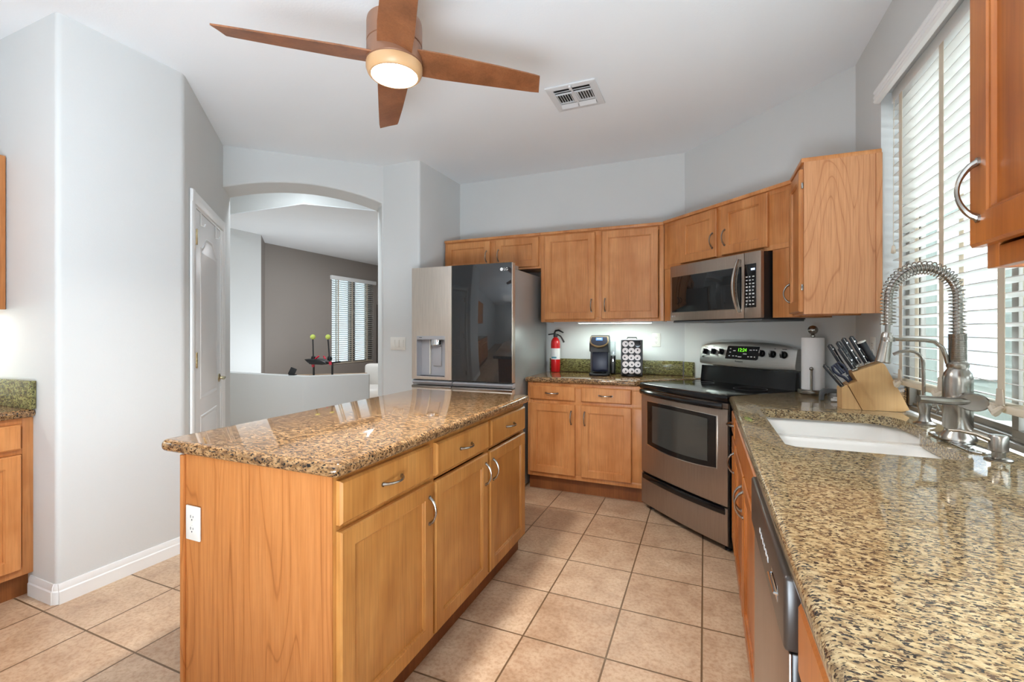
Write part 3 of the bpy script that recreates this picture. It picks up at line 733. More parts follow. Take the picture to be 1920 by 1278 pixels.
# ------------------------------------------------------------------ faucet, filter tap, soap pump
fx, fy = 0.778, 1.984
fa = thing('kitchen_faucet', 'tall brushed nickel spring faucet behind the sink', 'faucet', (fx, fy, 0.9205))
MB().prism(rrect(-0.034, 0.034, -0.17, 0.15, 0.032, 6), 0, 0.006, b=0.002, seg=2).build('deck_plate', M['chrome'], fa)
MB().lathe([(0.047, 0.006), (0.049, 0.012), (0.046, 0.024), (0.036, 0.036), (0.034, 0.044), (0.0385, 0.052), (0.0385, 0.215), (0.034, 0.232), (0.026, 0.245), (0.029, 0.252), (0.029, 0.262), (0.024, 0.268), (0, 0.268)], n=32).build('body', M['nickel'], fa)
MB().lathe([(0.022, 0.0), (0.022, 0.03), (0.021, 0.09)], (0, 0, 0.264), 24).build('spring_base', M['nickel'], fa)
# spout path (relative): up, over towards -X, down
sp = [(0, 0, 0.262 + i * 0.02) for i in range(10)]
ctr = (-0.093, 0.452 + 0.03); rr = 0.093
sp += [(ctr[0] + rr * math.cos(math.radians(a)), 0, ctr[1] + 0.105 / 0.093 * rr * math.sin(math.radians(a))) for a in range(0, 181, 8)]
sp += [(-0.187, 0, 0.452 - i * 0.02) for i in range(0, 4)]
MB().tube(sp, 0.0125, 12).build('hose', M['nickel'], fa)
def coil(path, turns, rad, wire, n=14):
    P = [Vector(p) for p in path]; cum = [0]
    for a, b in zip(P, P[1:]): cum.append(cum[-1] + (b - a).length)
    out = []; tot = cum[-1]; K = turns * n
    for i in range(K + 1):
        s = tot * i / K; j = 0
        while j < len(cum) - 2 and cum[j + 1] < s: j += 1
        f = (s - cum[j]) / max(1e-9, cum[j + 1] - cum[j]); p = P[j].lerp(P[j + 1], f); tg = (P[j + 1] - P[j]).normalized()
        u = Vector((0, 1, 0)); w = tg.cross(u).normalized(); a = 2 * PI * turns * i / K
        out.append(p + u * math.cos(a) * rad + w * math.sin(a) * rad)
    return out
MB().tube(coil(sp[4:], 46, 0.0215, 0.002), 0.0019, 5, caps=False).build('spring', M['nickel'], fa)
MB().tube(coil(sp[:6], 26, 0.0225, 0.002), 0.0019, 5, caps=False).build('spring', M['nickel'], fa)
MB().tube([(-0.187, 0, 0.40), (-0.190, 0, 0.35)], 0.008, 10).build('hose_end', M['nickel'], fa)
md = Matrix.Translation((-0.189, 0, 0.36)) @ Matrix.Rotation(math.radians(8), 4, 'Y')
MB().lathe([(0.013, 0.006), (0.0165, 0.0), (0.017, -0.03), (0.021, -0.085), (0.023, -0.098), (0.021, -0.102), (0, -0.102)], n=24, m=md).build('spray_head', M['nickel'], fa)
MB().tube([(-0.026, 0, 0.262), (-0.030, 0, 0.285), (-0.040, 0, 0.315), (-0.060, 0, 0.334), (-0.085, 0, 0.339), (-0.13, 0, 0.341), (-0.186, 0, 0.342)], 0.0065, 10).lathe([(0.020, -0.008), (0.021, 0), (0.020, 0.008)], (-0.188, 0, 0.342), 20).build('holder_arm', M['nickel'], fa)
mh = Matrix.Translation((0.030, -0.022, 0.142)) @ Matrix.Rotation(math.radians(-21), 4, 'Z')
hb = MB().lathe([(0.020, 0.012), (0.022, -0.012), (0.030, -0.022), (0.0305, -0.040), (0.027, -0.045), (0.0, -0.043)], (0, 0, 0), 28, axis='y', sx=1.28, sy=0.95, m=mh)
hb.tube([(0.010, -0.046, 0.143), (-0.05, -0.056, 0.142), (-0.124, -0.062, 0.146)], [0.012, 0.0135, 0.0125], 12, sx=1.2)
hb.build('lever_handle', M['nickel'], fa)
fi = thing('filter_tap', 'slim nickel filter tap between the knife block and the faucet', 'tap', (0.810, 2.325, 0.9205))
MB().lathe([(0.036, 0), (0.036, 0.004), (0.022, 0.012), (0.017, 0.03), (0.018, 0.055), (0.023, 0.07), (0.022, 0.09), (0.012, 0.102), (0, 0.104)], n=24).build('body', M['nickel'], fi)
MB().tube([(-0.002, 0, 0.09), (-0.003, 0, 0.20), (-0.004, 0, 0.245)] + [(-0.052 + 0.048 * math.cos(math.radians(a)), 0, 0.245 + 0.046 * math.sin(math.radians(a))) for a in range(10, 100, 12)] + [(-0.08, 0, 0.287), (-0.10, 0, 0.276)], 0.0062, 10).build('spout', M['nickel'], fi)
MB().tube([(0.012, 0, 0.07), (0.036, -0.004, 0.078), (0.042, -0.004, 0.062), (0.036, -0.004, 0.046)], [0.006, 0.005, 0.005, 0.004], 8).build('lever', M['nickel'], fi)
so = thing('soap_dispenser', 'nickel soap pump on the counter nearest the camera by the sink', 'soap dispenser', (0.780, 1.758, 0.9205))
MB().lathe([(0.031, 0), (0.031, 0.003), (0.026, 0.006), (0.015, 0.008), (0.015, 0.03), (0, 0.03)], n=24).build('base', M['nickel'], so)
MB().lathe([(0.019, 0.024), (0.0215, 0.027), (0.0215, 0.066), (0.019, 0.071), (0, 0.072)], n=24).build('pump_head', M['nickel'], so)
MB().tube([(-0.018, 0, 0.056), (-0.045, 0.01, 0.068), (-0.08, 0.018, 0.074), (-0.104, 0.022, 0.073)], [0.0075, 0.006, 0.005, 0.0045], 10).build('spout', M['nickel'], so)

# ------------------------------------------------------------------ dishwasher
dw = thing('dishwasher', 'steel dishwasher with dark control strip in the right cabinets', 'dishwasher', (RX, 1.512, 0), -PI / 2)
DWW = 0.606
MB().box(0.002, DWW - 0.002, 0.0, 0.57, 0.10, 0.868).build('tub', M['blackm'], dw)
dd = MB().box(0.008, DWW - 0.008, -0.021, -0.0005, 0.112, 0.735, 0.003).build('door', M['bronze'], dw)
MB().box(0.006, DWW - 0.006, -0.026, -0.0212, 0.112, 0.735, 0.002).build('front_panel', M['steel'], dd)
MB().box(0.004, DWW - 0.004, -0.034, -0.0005, 0.737, 0.868, 0.008, 3).build('control_panel', M['bronze'], dw)
cpn = [o for o in dw.children if o.name.startswith('control_panel')][0]
MB().tube([(0.45, -0.034, 0.80), (0.45, -0.039, 0.80), (0.53, -0.039, 0.80), (0.53, -0.034, 0.80)], 0.003, 6).box(0.45, 0.53, -0.0352, -0.0342, 0.785, 0.815).build('latch', M['chrome'], cpn)
for i in range(6): MB().box(0.23 + i * 0.03, 0.245 + i * 0.03, -0.0352, -0.0342, 0.795, 0.806).build('button', M['print'], cpn)
MB().box(0.02, DWW - 0.02, 0.05, 0.07, 0.0, 0.10).build('toe_kick', M['blackm'], dw)

# ------------------------------------------------------------------ stove (local: x right, y back, front at y=0)
sx_, sy_ = diag(-2.367, 3.045)
st = thing('stove', 'stainless and black electric range standing in the angled corner', 'stove', (sx_, sy_, 0), -PI / 4)
HW = 0.392
MB().box(-HW, HW, 0.012, 0.60, 0.035, 0.872, 0.002).build('body', M['black'], st)
for x in (-0.34, 0.34):
    for y in (0.06, 0.54): MB().lathe([(0.02, 0), (0.02, 0.012), (0.01, 0.014), (0.01, 0.036)], (x, y, 0), 14).build('foot', M['blackm'], st)
# bowed front panels
def bowed(z0, z1, hw, bow=0.018, y=0.0, t=0.03, n=16, mb=None, b=0.0):
    mb = mb or MB()
    pts = [(-hw + 2 * hw * i / n, y - bow * (1 - (2 * i / n - 1) ** 2)) for i in range(n + 1)] + [(hw, y + t), (-hw, y + t)]
    return mb.prism(pts, z0, z1, b=b, seg=2)
dr = bowed(0.045, 0.262, HW - 0.004, b=0.003).build('drawer', M['steel'], st)
bowed(0.222, 0.262, HW - 0.02, bow=0.030, y=-0.006, t=0.02, b=0.008).build('pull', M['black'], dr)
od = bowed(0.272, 0.838, HW - 0.004, b=0.003).build('oven_door', M['steel'], st)
def bowed_frame(x0, x1, z0t, z0b, mat, name, parent, off, z1l, z1r=None):
    pass
wb = MB(); n = 14
wp = []
def fy_(x, off): return -0.018 * (1 - (x / (HW - 0.004)) ** 2) - off
def win(hw, zt, zb, sag, off, t):
    mb = MB(); bm = mb.bm; top, bot, topb, botb = [], [], [], []
    for i in range(n + 1):
        x = -hw + 2 * hw * i / n; u = 1 - (x / hw) ** 2
        top.append(bm.verts.new((x, fy_(x, off), zt + 0.004 * u))); bot.append(bm.verts.new((x, fy_(x, off), zb - sag * u)))
        topb.append(bm.verts.new((x, fy_(x, off - t), zt + 0.004 * u))); botb.append(bm.verts.new((x, fy_(x, off - t), zb - sag * u)))
    for i in range(n):
        bm.faces.new((bot[i], bot[i + 1], top[i + 1], top[i])); bm.faces.new((topb[i], topb[i + 1], botb[i + 1], botb[i]))
        bm.faces.new((top[i], top[i + 1], topb[i + 1], topb[i])); bm.faces.new((bot[i + 1], bot[i], botb[i], botb[i + 1]))
    bm.faces.new((bot[0], top[0], topb[0], botb[0])); bm.faces.new((top[-1], bot[-1], botb[-1], topb[-1]))
    bmesh.ops.recalc_face_normals(bm, faces=list(bm.faces)); return mb
win(0.318, 0.792, 0.478, 0.022, 0.0035, 0.004).build('trim', M['chrome'], od)
win(0.312, 0.788, 0.484, 0.022, 0.0050, 0.004).build('window_frame', M['black'], od)
win(0.252, 0.764, 0.508, 0.012, 0.0062, 0.002).build('window', M['ovenglass'], od)
hp = [(-HW + 0.025 + (2 * HW - 0.05) * i / 20, -0.020 - 0.050 * (1 - (2 * i / 20 - 1) ** 2) ** 0.55, 0.856) for i in range(21)]
MB().tube(hp, [0.018] * 21, 10, sx=0.9).build('handle', M['black'], od)
bowed(0.842, 0.870, HW - 0.002, b=0.002).build('vent_trim', M['steel'], st)
pts = [(-HW - 0.004 + (2 * HW + 0.008) * i / 16, -0.012 - 0.028 * (1 - (2 * i / 16 - 1) ** 2)) for i in range(17)] + [(HW + 0.004, 0.565), (-HW - 0.004, 0.565)]
MB().prism(pts, 0.872, 0.918, b=0.014, seg=4).build('cooktop', M['black'], st)
for (x, y, r) in ((-0.2, 0.14, 0.10), (0.2, 0.14, 0.085), (-0.2, 0.40, 0.075), (0.2, 0.40, 0.10)):
    cc = lambda q: [(x + q * math.cos(2 * PI * i / 40), y + q * math.sin(2 * PI * i / 40)) for i in range(40)]
    MB().prism(cc(r), 0.9181, 0.9184, holes=(cc(r - 0.003),)).build('burner_ring', M['greyd'], st)
MB().prism([(0.545, 0.905), (0.560, 0.905), (0.575, 1.03), (0.60, 1.03), (0.60, 0.90), (0.545, 0.90)], -HW + 0.004, HW - 0.004, plane='yz').build('backguard', M['black'], st)
n_ = 14; cpb = MB(); bm = cpb.bm
rings = []
for i in range(n_ + 1):
    x = -HW + 2 * HW * i / n_; u = 1 - (2 * i / n_ - 1) ** 2; e = 0.03 * (abs(2 * i / n_ - 1) ** 8)
    prof = [(0.590, 1.040), (0.552 + e * 0.3, 1.048 - 0.008 * u), (0.548 + e * 0.3, 1.07), (0.566 + e * 0.3, 1.178 - e * 0.6 + 0.018 * u), (0.580, 1.195 - e * 0.6 + 0.022 * u), (0.612, 1.195 - e * 0.6 + 0.020 * u), (0.615, 1.04)]
    rings.append([bm.verts.new((x, y, z)) for y, z in prof])
for a, b_ in zip(rings, rings[1:]):
    k = len(a)
    for i in range(k): bm.faces.new((a[i], a[(i + 1) % k], b_[(i + 1) % k], b_[i]))
bm.faces.new(rings[0]); bm.faces.new(rings[-1][::-1]); bmesh.ops.recalc_face_normals(bm, faces=list(bm.faces))
cpo = cpb.build('control_panel', M['steelc'], st)
tl = math.atan2(0.018, 0.108)
def cpm(x, z): return Matrix.Translation((x, 0.548 + (z - 1.07) * 0.1667, z)) @ Matrix.Rotation(-tl, 4, 'X')
for x, z, r in ((-0.329, 1.136, 0.023), (-0.252, 1.139, 0.023), (-0.178, 1.140, 0.023), (0.158, 1.141, 0.024), (0.238, 1.140, 0.024), (0.316, 1.139, 0.024)):
    m = cpm(x, z)
    k = MB().lathe([(r, 0.0), (r, -0.006), (r * 0.86, -0.016), (r * 0.8, -0.018), (0, -0.018)], n=20, axis='y', m=m).box(-0.006, 0.006, -0.030, -0.016, -r * 0.9, r * 0.9, 0.002, m=m).build('knob', M['black'], cpo)
    MB().box(-0.0012, 0.0012, -0.0306, -0.0300, 0.0, r * 0.85, m=m).build('mark', M['print'], k)
    MB().box(-0.016, 0.016, -0.0012, -0.0004, r + 0.010, r + 0.014, m=m).build('marking', M['dprint'], cpo)
m = cpm(-0.005, 1.140)
dp = MB().prism([(-0.135, -0.048), (0.122, -0.048), (0.135, -0.040), (0.142, 0.046), (-0.112, 0.046), (-0.122, 0.040)], -0.004, 0.0, plane='xz', m=m).build('display', M['black'], cpo)
for (x, z, w_) in ((-0.095, 0.025, .012), (-0.095, 0.0, .012), (-0.1, -0.026, .012), (-0.06, 0.012, .02), (-0.065, -0.026, .016), (-0.04, -0.026, .012), (0.03, -0.008, .03), (0.06, -0.026, .012), (0.085, -0.026, .016), (0.11, -0.026, .01), (0.075, 0.02, .02), (0.1, 0.022, .012), (0.12, 0.022, .01), (-0.01, -0.03, .03)):
    MB().box(x - w_ / 2, x + w_ / 2, -0.0048, -0.0041, z - 0.003, z + 0.003, m=m).build('button_print', M['print'], dp)
tx = text('clock_digits', '12:24', 0.034, M['green'], dp, (0, 0, 0)); tx.matrix_local = m @ Matrix.Translation((0.005, -0.0048, 0.018)) @ Matrix.Rotation(PI / 2, 4, 'X')
tx = text('lettering', 'Kenmore', 0.017, M['dprint'], cpo, (0, 0, 0)); tx.matrix_local = cpm(-0.02, 1.078) @ Matrix.Translation((0, -0.0012, 0)) @ Matrix.Rotation(PI / 2, 4, 'X')
mm = cpm(-0.355, 1.098)
MB().lathe([(0.006, 0.0), (0.006, -0.0015), (0, -0.0015)], n=12, axis='y', m=mm).build('badge', M['dprint'], cpo)

# ------------------------------------------------------------------ microwave
mx_, my_ = diag(-2.352, 3.398)
mw = thing('microwave', 'stainless over-the-range microwave above the stove', 'microwave', (mx_, my_, 1.366), -PI / 4)
MH = 0.408; MW2 = 0.3865
MB().box(-MW2 + 0.004, MW2 - 0.002, 0.03, 0.405, 0.0, MH - 0.002, 0.002).build('case', M['blackm'], mw)
md_ = MB().box(-MW2, 0.268, 0.0, 0.029, 0.004, MH, 0.004).build('door', M['steel'], mw)
MB().box(-MW2 + 0.018, 0.252, -0.0014, 0.001, 0.062, 0.328, 0.002).build('window_frame', M['nickel'], md_)
MB().box(-MW2 + 0.022, 0.250, -0.0024, 0.0, 0.066, 0.325, 0.001).build('window', M['darkglass'], md_)
hpth = [(0.238, -0.012 - 0.040 * math.sin(PI * i / 16), 0.045 + 0.325 * i / 16) for i in range(17)]
MB().tube(hpth, [0.010 + 0.003 * math.sin(PI * i / 16) for i in range(17)], 10, sx=1.6).box(0.226, 0.250, -0.014, 0.001, 0.042, 0.062, 0.003).box(0.226, 0.250, -0.014, 0.001, 0.352, 0.372, 0.003).build('handle', M['nickel'], md_)
mp_ = MB().box(0.270, MW2, 0.0, 0.029, 0.004, MH, 0.004).build('control_panel', M['steel'], mw)
MB().box(0.2745, 0.355, -0.002, 0.0005, 0.070, 0.336, 0.002).build('keypad', M['black'], mp_)
MB().box(0.320, 0.347, -0.0026, -0.0021, 0.296, 0.308).build('display', M['bluew'], mp_)
for j in range(9):
    for i in range(3):
        MB().box(0.283 + i * 0.023, 0.283 + i * 0.023 + (0.014 if (i + j) % 3 else 0.009), -0.0026, -0.0021, 0.086 + j * 0.021, 0.086 + j * 0.021 + (0.007 if j not in (3, 4, 5) else 0.009)).build('button', M['print'], mp_)
tx = text('logo', 'LG', 0.018, M['print'], md_, (-MW2 + 0.045, -0.0008, 0.036))
MB().lathe([(0.007, 0.0), (0.007, -0.0008), (0, -0.0008)], (-MW2 + 0.022, 0, 0.036), 14, axis='y').build('emblem', M['print'], md_)
ub = MB().box(-MW2 + 0.01, MW2 - 0.01, 0.02, 0.395, -0.012, 0.0, 0.003).build('underside', M['greyd'], mw)
for x in (-0.2, 0.15): MB().box(x - 0.09, x + 0.09, 0.06, 0.2, -0.016, -0.0125, 0.001).build('vent_filter', M['steelc'], ub)
MB().box(-0.32, -0.22, 0.24, 0.30, -0.015, -0.0122).build('cook_light', M['greyp'], ub)

# ------------------------------------------------------------------ refrigerator
fr = thing('refrigerator', 'stainless side-by-side refrigerator with dark glass right door', 'refrigerator', (-1.826, 3.25, 0))
FX0, FX1, SPL = -0.462, 0.462, -0.072
MB().box(FX0 + 0.006, FX1 - 0.004, 0.068, 0.835, 0.02, 1.780, 0.004).build('case', M['steelgrey'], fr)
ld = MB()
dxa, dxb, dza, dzb = FX0 + 0.055, FX0 + 0.322, 0.918, 1.250
ld.prism([(FX0, 0.890), (SPL - 0.003, 0.890), (SPL - 0.003, 1.824), (FX0, 1.824)], 0, 0.06, plane='xz', b=0.004, seg=2, holes=([(dxa, dza), (dxb, dza), (dxb, dzb), (dxa, dzb)],))
ldo = ld.build('freezer_door', M['steelw'], fr)
di = MB(); y1 = 0.058
di.quad((dxa, 0.003, dza), (dxa, 0.003, dzb), (dxa + 0.006, y1, dzb), (dxa + 0.006, y1, dza)); di.quad((dxb, 0.003, dzb), (dxb, 0.003, dza), (dxb, y1, dza), (dxb, y1, dzb))
di.quad((dxa, y1, dza), (dxa, y1, dzb), (dxb, y1, dzb), (dxb, y1, dza)); di.quad((dxa, 0.003, dza), (dxb, 0.003, dza), (dxb, y1, dza), (dxa, y1, dza))
dio = di.build('dispenser', M['greyp'], ldo)
MB().box(dxa - 0.004, dxb + 0.004, -0.002, 0.056, 1.222, 1.252, 0.002).box(dxa - 0.004, dxa, -0.002, 0.02, dza - 0.004, 1.222).box(dxb, dxb + 0.004, -0.002, 0.02, dza - 0.004, 1.222).box(dxa - 0.004, dxb + 0.004, -0.002, 0.02, dza - 0.004, dza).build('bezel', M['greyp'], dio)
MB().lathe([(0.048, 0.0), (0.050, -0.02), (0.050, -0.042), (0.044, -0.05), (0.030, -0.058), (0, -0.058)], ((dxa + dxb) / 2 + 0.03, 0.045, 1.222), 24).build('nozzle', M['chrome'], dio)
MB().box((dxa + dxb) / 2 - 0.005, (dxa + dxb) / 2 + 0.075, 0.046, 0.054, 1.0, 1.165, 0.004).build('paddle', M['greyp'], dio)
MB().box(dxa + 0.095, dxa + 0.105, 0.04, 0.056, dza + 0.01, 1.22, 0.002).build('divider', M['outlet'], dio)
MB().box(dxa + 0.02, dxa + 0.05, -0.0026, -0.0021, 1.237, 1.241).build('print', M['dprint'], dio)
rd = MB().box(SPL + 0.003, FX1, 0.004, 0.062, 0.890, 1.824, 0.004).build('fridge_door', M['steelw'], fr)
MB().box(SPL + 0.004, FX1 - 0.004, -0.003, 0.0038, 0.892, 1.823, 0.0015).build('glass_panel', M['fridgeglass'], rd)
text('logo', 'LG', 0.030, M['label'], rd, (FX1 - 0.052, -0.0035, 1.772))
MB().lathe([(0.013, 0.0), (0.013, -0.0008), (0, -0.0008)], (FX1 - 0.088, -0.0032, 1.772), 20, axis='y').build('emblem', M['label'], rd)
for (a, b_) in ((FX0, SPL - 0.004), (SPL + 0.004, FX1)):
    MB().prism([(0.0, 0.868), (0.03, 0.884), (0.066, 0.884), (0.066, 0.852), (0.02, 0.846)], a + 0.002, b_ - 0.002, plane='yz').build('grip_channel', M['greyp'], fr)
    d = MB().box(a, b_, 0, 0.062, 0.10, 0.838, 0.005).build('lower_door', M['steelw'], fr)
    MB().box(a + 0.001, b_ - 0.001, -0.006, 0.02, 0.818, 0.840, 0.004).build('grip', M['nickel'], d)
for x in (FX0 + 0.06, FX1 - 0.06): MB().box(x - 0.05, x + 0.05, 0.03, 0.16, 1.780, 1.812, 0.006).build('hinge_cover', M['steelgrey'], fr)
for x in (FX0 + 0.08, FX1 - 0.08): MB().lathe([(0.025, 0), (0.025, 0.02)], (x, 0.15, 0), 14).build('foot', M['blackm'], fr)
MB().box(FX0 + 0.01, FX1 - 0.01, 0.05, 0.07, 0.02, 0.098).build('kick_plate', M['blackm'], fr)

# ------------------------------------------------------------------ ceiling fan
fc = (-1.160, 1.530); fz = 2.405
fn = thing('ceiling_fan', 'brown four-blade ceiling fan with a glowing round light', 'fan', (fc[0], fc[1], HC))
MB().lathe([(0.075, 0), (0.075, -0.03), (0.06, -0.045), (0.02, -0.05), (0.016, -0.06), (0.016, -0.25), (0, -0.25)], n=28).build('canopy', M['fanbody'], fn)
zr = fz - HC
MB().lathe([(0.02, 0.155), (0.085, 0.15), (0.108, 0.135), (0.110, 0.12), (0.110, 0.045), (0.1065, 0.043), (0.1065, 0.039), (0.110, 0.037), (0.110, -0.03), (0.106, -0.034), (0, -0.034)], (0, 0, zr), 40).build('motor_housing', M['fanbody'], fn)
MB().lathe([(0.1065, -0.0345), (0.112, -0.038), (0.112, -0.056), (0.105, -0.074), (0.098, -0.080), (0.092, -0.0805), (0.092, -0.074), (0.0, -0.074)], (0, 0, zr), 40).build('light_ring', M['fanring'], fn)
MB().lathe([(0.091, -0.075), (0.091, -0.080), (0.06, -0.084), (0.0, -0.086)], (0, 0, zr), 40).build('lens', M['lens'], fn)
ang0 = math.radians(40.0)
ph = math.radians(-13)
for k in range(4):
    a = ang0 + k * PI / 2
    b_ = MB(); bm = b_.bm
    out = [(0.085, -0.072, 0.062), (0.20, -0.073, 0.064), (0.45, -0.062, 0.056), (0.62, -0.050, 0.049), (0.655, -0.046, 0.045)]
    top, bot = [], []
    tipx = [(0.085, 0.085), (0.20, 0.20), (0.42, 0.42), (0.585, 0.602), (0.612, 0.640)]
    rows = []
    for (rx0, rx1), (_, w0, w1) in zip(tipx, out):
        rows.append([bm.verts.new((rx0, w0, 0.004)), bm.verts.new(((rx0 + rx1) / 2, (w0 + w1) / 2, 0.006)), bm.verts.new((rx1, w1, 0.004)),
                     bm.verts.new((rx1, w1, -0.002)), bm.verts.new(((rx0 + rx1) / 2, (w0 + w1) / 2, -0.001)), bm.verts.new((rx0, w0, -0.002))])
    for p, q in zip(rows, rows[1:]):
        for i in range(6): bm.faces.new((p[i], p[(i + 1) % 6], q[(i + 1) % 6], q[i]))
    bm.faces.new(rows[0]); bm.faces.new(rows[-1][::-1]); bmesh.ops.recalc_face_normals(bm, faces=list(bm.faces))
    for v in bm.verts: v.co = (Matrix.Rotation(ph, 4, 'X') @ v.co.to_4d()).to_3d()
    b_.build('blade', M['fanwood'], fn, loc=(0, 0, zr - 0.014), rot=(0, 0, a))
pl = bpy.data.lights.new('fan_lamp', 'AREA'); pl.shape = 'DISK'; pl.size = 0.17; pl.energy = 16; pl.spread = math.radians(135); pl.color = (1, 0.95, 0.89)
plo = bpy.data.objects.new('fan_lamp', pl); COL.objects.link(plo); plo.location = (fc[0], fc[1], fz - 0.092)

# ceiling vent
vt = thing('ceiling_vent', 'white square air vent on the ceiling right of the fan', 'vent', (-0.76, 2.86, HC))
fm = MB()
fm.prism(rrect(-0.158, 0.158, -0.158, 0.158, 0.004, 2), -0.011, -0.0005, b=0.004, seg=2, holes=(rrect(-0.115, 0.115, -0.118, 0.118, 0.004, 2),)); fm.build('frame', M['vent'], vt)
MB().box(-0.118, 0.118, -0.12, 0.12, -0.0026, -0.0006).build('duct', M['slot'], vt)
lv = MB()
for sgn in (-1, 1):
    for q in (0, 1):
        xa = -0.115 + q * 0.120
        lv.box(xa, xa + 0.110, 0, 0.034, -0.0012, 0.0012, m=Matrix.Translation((0, sgn * 0.066 - (0.0 if sgn > 0 else 0.03), -0.012)) @ Matrix.Rotation(math.radians(-24 * sgn), 4, 'X'))
for q in range(14):
    x = -0.108 + q * 0.0165
    if abs(x) < 0.016: continue
    lv.box(-0.0065, 0.0065, -0.052, 0.052, -0.001, 0.001, m=Matrix.Translation((x, 0.0, -0.010)) @ Matrix.Rotation(math.radians(48 if x < 0 else 42), 4, 'Y'))
lv.box(-0.018, 0.018, -0.054, 0.054, -0.012, -0.004); lv.box(-0.006, 0.006, -0.118, 0.118, -0.014, -0.010); lv.box(-0.115, 0.115, 0.053, 0.060, -0.012, -0.003); lv.box(-0.115, 0.115, -0.060, -0.053, -0.012, -0.003)
lv.build('louvres', M['vent'], vt)
MB().box(-0.008, 0.008, -0.150, -0.118, -0.024, -0.007, 0.002).build('damper_lever', M['vent'], vt)

# ------------------------------------------------------------------ pantry door
pd = thing('door_1', 'white arched-panel pantry door on the angled wall left of the archway', 'door', (-2.818 + 0.001, 1.737, 0), math.radians(135)); pd['kind'] = 'structure'; del pd['category']
cs = MB()
cprof = [(0, 0), (0, -0.012), (0.012, -0.018), (0.05, -0.018), (0.062, -0.012), (0.078, -0.010), (0.078, 0)]
cs.prism([(0.11 + a, y) for a, y in cprof], 0, 2.165); cs.prism([(1.097 - a, y) for a, y in cprof], 0, 2.165)
cs.box(0.11, 1.097, -0.016, 0, 2.088, 2.165, 0.003); cs.build('casing', M['white'], pd)
jb = MB(); jb.box(0.188, 0.212, -0.010, -0.0005, 0, 2.10); jb.box(0.955, 1.019, -0.008, -0.0005, 0, 2.10); jb.box(0.21, 0.956, -0.008, -0.0005, 2.072, 2.10); jb.build('jamb', M['white'], pd)
sl = MB().box(0.214, 0.953, -0.006, -0.0005, 0.012, 2.068, 0.001).build('slab', M['doorwhite'], pd)
def panel_ring(pts, mbx, yb=-0.006):
    n = len(pts); cx = sum(p[0] for p in pts) / n; cz = sum(p[1] for p in pts) / n; bm = mbx.bm
    def ins(k, y):
        r = []
        for i, p in enumerate(pts):
            a, b_, c = Vector(pts[i - 1]), Vector(p), Vector(pts[(i + 1) % n])
            n1 = Vector((-(b_ - a).y, (b_ - a).x)).normalized(); n2 = Vector((-(c - b_).y, (c - b_).x)).normalized()
            nn = (n1 + n2); nn = nn / max(0.3, nn.dot(n1)); q = b_ + nn * k; r.append(bm.verts.new((q.x, y, q.y)))
        return r
    L_ = [ins(0, yb + 0.0004), ins(0.005, yb - 0.004), ins(0.016, yb - 0.004), ins(0.024, yb - 0.0005), ins(0.036, yb - 0.0035)]
    for a, b_ in zip(L_, L_[1:]):
        for i in range(n): bm.faces.new((a[i], a[(i + 1) % n], b_[(i + 1) % n], b_[i]))
    bm.faces.new(L_[-1]); bmesh.ops.recalc_face_normals(bm, faces=list(bm.faces))
up = [(0.335, 0.845), (0.832, 0.845), (0.832, 1.845)] + [(0.832 - 0.497 * i / 24, 1.845 + 0.042 * (1 - math.cos(PI * min(1, max(0, (min(i, 24 - i) / 24 - 0.06) / 0.30))))) for i in range(1, 24)] + [(0.335, 1.845)]
mb = MB(); panel_ring(up, mb); mb.build('panel', M['doorwhite'], sl)
mb = MB(); panel_ring([(0.335, 0.20), (0.832, 0.20), (0.832, 0.735), (0.335, 0.735)], mb); mb.build('panel', M['doorwhite'], sl)
for z in (0.25, 1.06, 1.84): MB().box(0.205, 0.222, -0.013, -0.004, z, z + 0.095, 0.002).lathe([(0.0055, 0), (0.0055, 0.1)], (0.2135, -0.014, z - 0.003), 10).build('hinge', M['brass'], pd)
kn = MB().lathe([(0.032, 0.0), (0.032, -0.006), (0.012, -0.012), (0.010, -0.04), (0, -0.04)], (0.905, -0.006, 0.934), 20, axis='y')
kn.tube([(0.905, -0.045, 0.934), (0.875, -0.050, 0.937), (0.835, -0.050, 0.930), (0.80, -0.048, 0.936)], [0.010, 0.009, 0.008, 0.007], 10)
kn.build('lever_handle', M['brass'], pd)
for s, lab in ((0.34, 'left white over-door hook at the top of the pantry door'), (0.78, 'right white over-door hook at the top of the pantry door')):
    px, py = -2.817 - s / R2, 1.737 + s / R2
    h = thing('door_hook', lab, 'hook', (px, py, 2.0), math.radians(135), 'over-door hooks')
    MB().box(-0.012, 0.012, -0.012, -0.0085, -0.02, 0.068, 0.001).tube([(0, -0.012, -0.015), (0, -0.028, -0.022), (0, -0.034, -0.004)], 0.004, 8).build('strap', M['white'], h)

# light switch by the arch
sw = thing('light_switch', 'white triple switch plate on the wall left of the fridge', 'switch', (-2.547, 3.4115, 1.18))
MB().box(-0.082, 0.082, -0.006, 0, -0.058, 0.058, 0.003).build('cover_plate', M['outlet'], sw)
for x in (-0.046, 0, 0.046): MB().box(x - 0.017, x + 0.017, -0.010, -0.0055, -0.034, 0.034, 0.002).build('rocker', M['outlet'], sw)

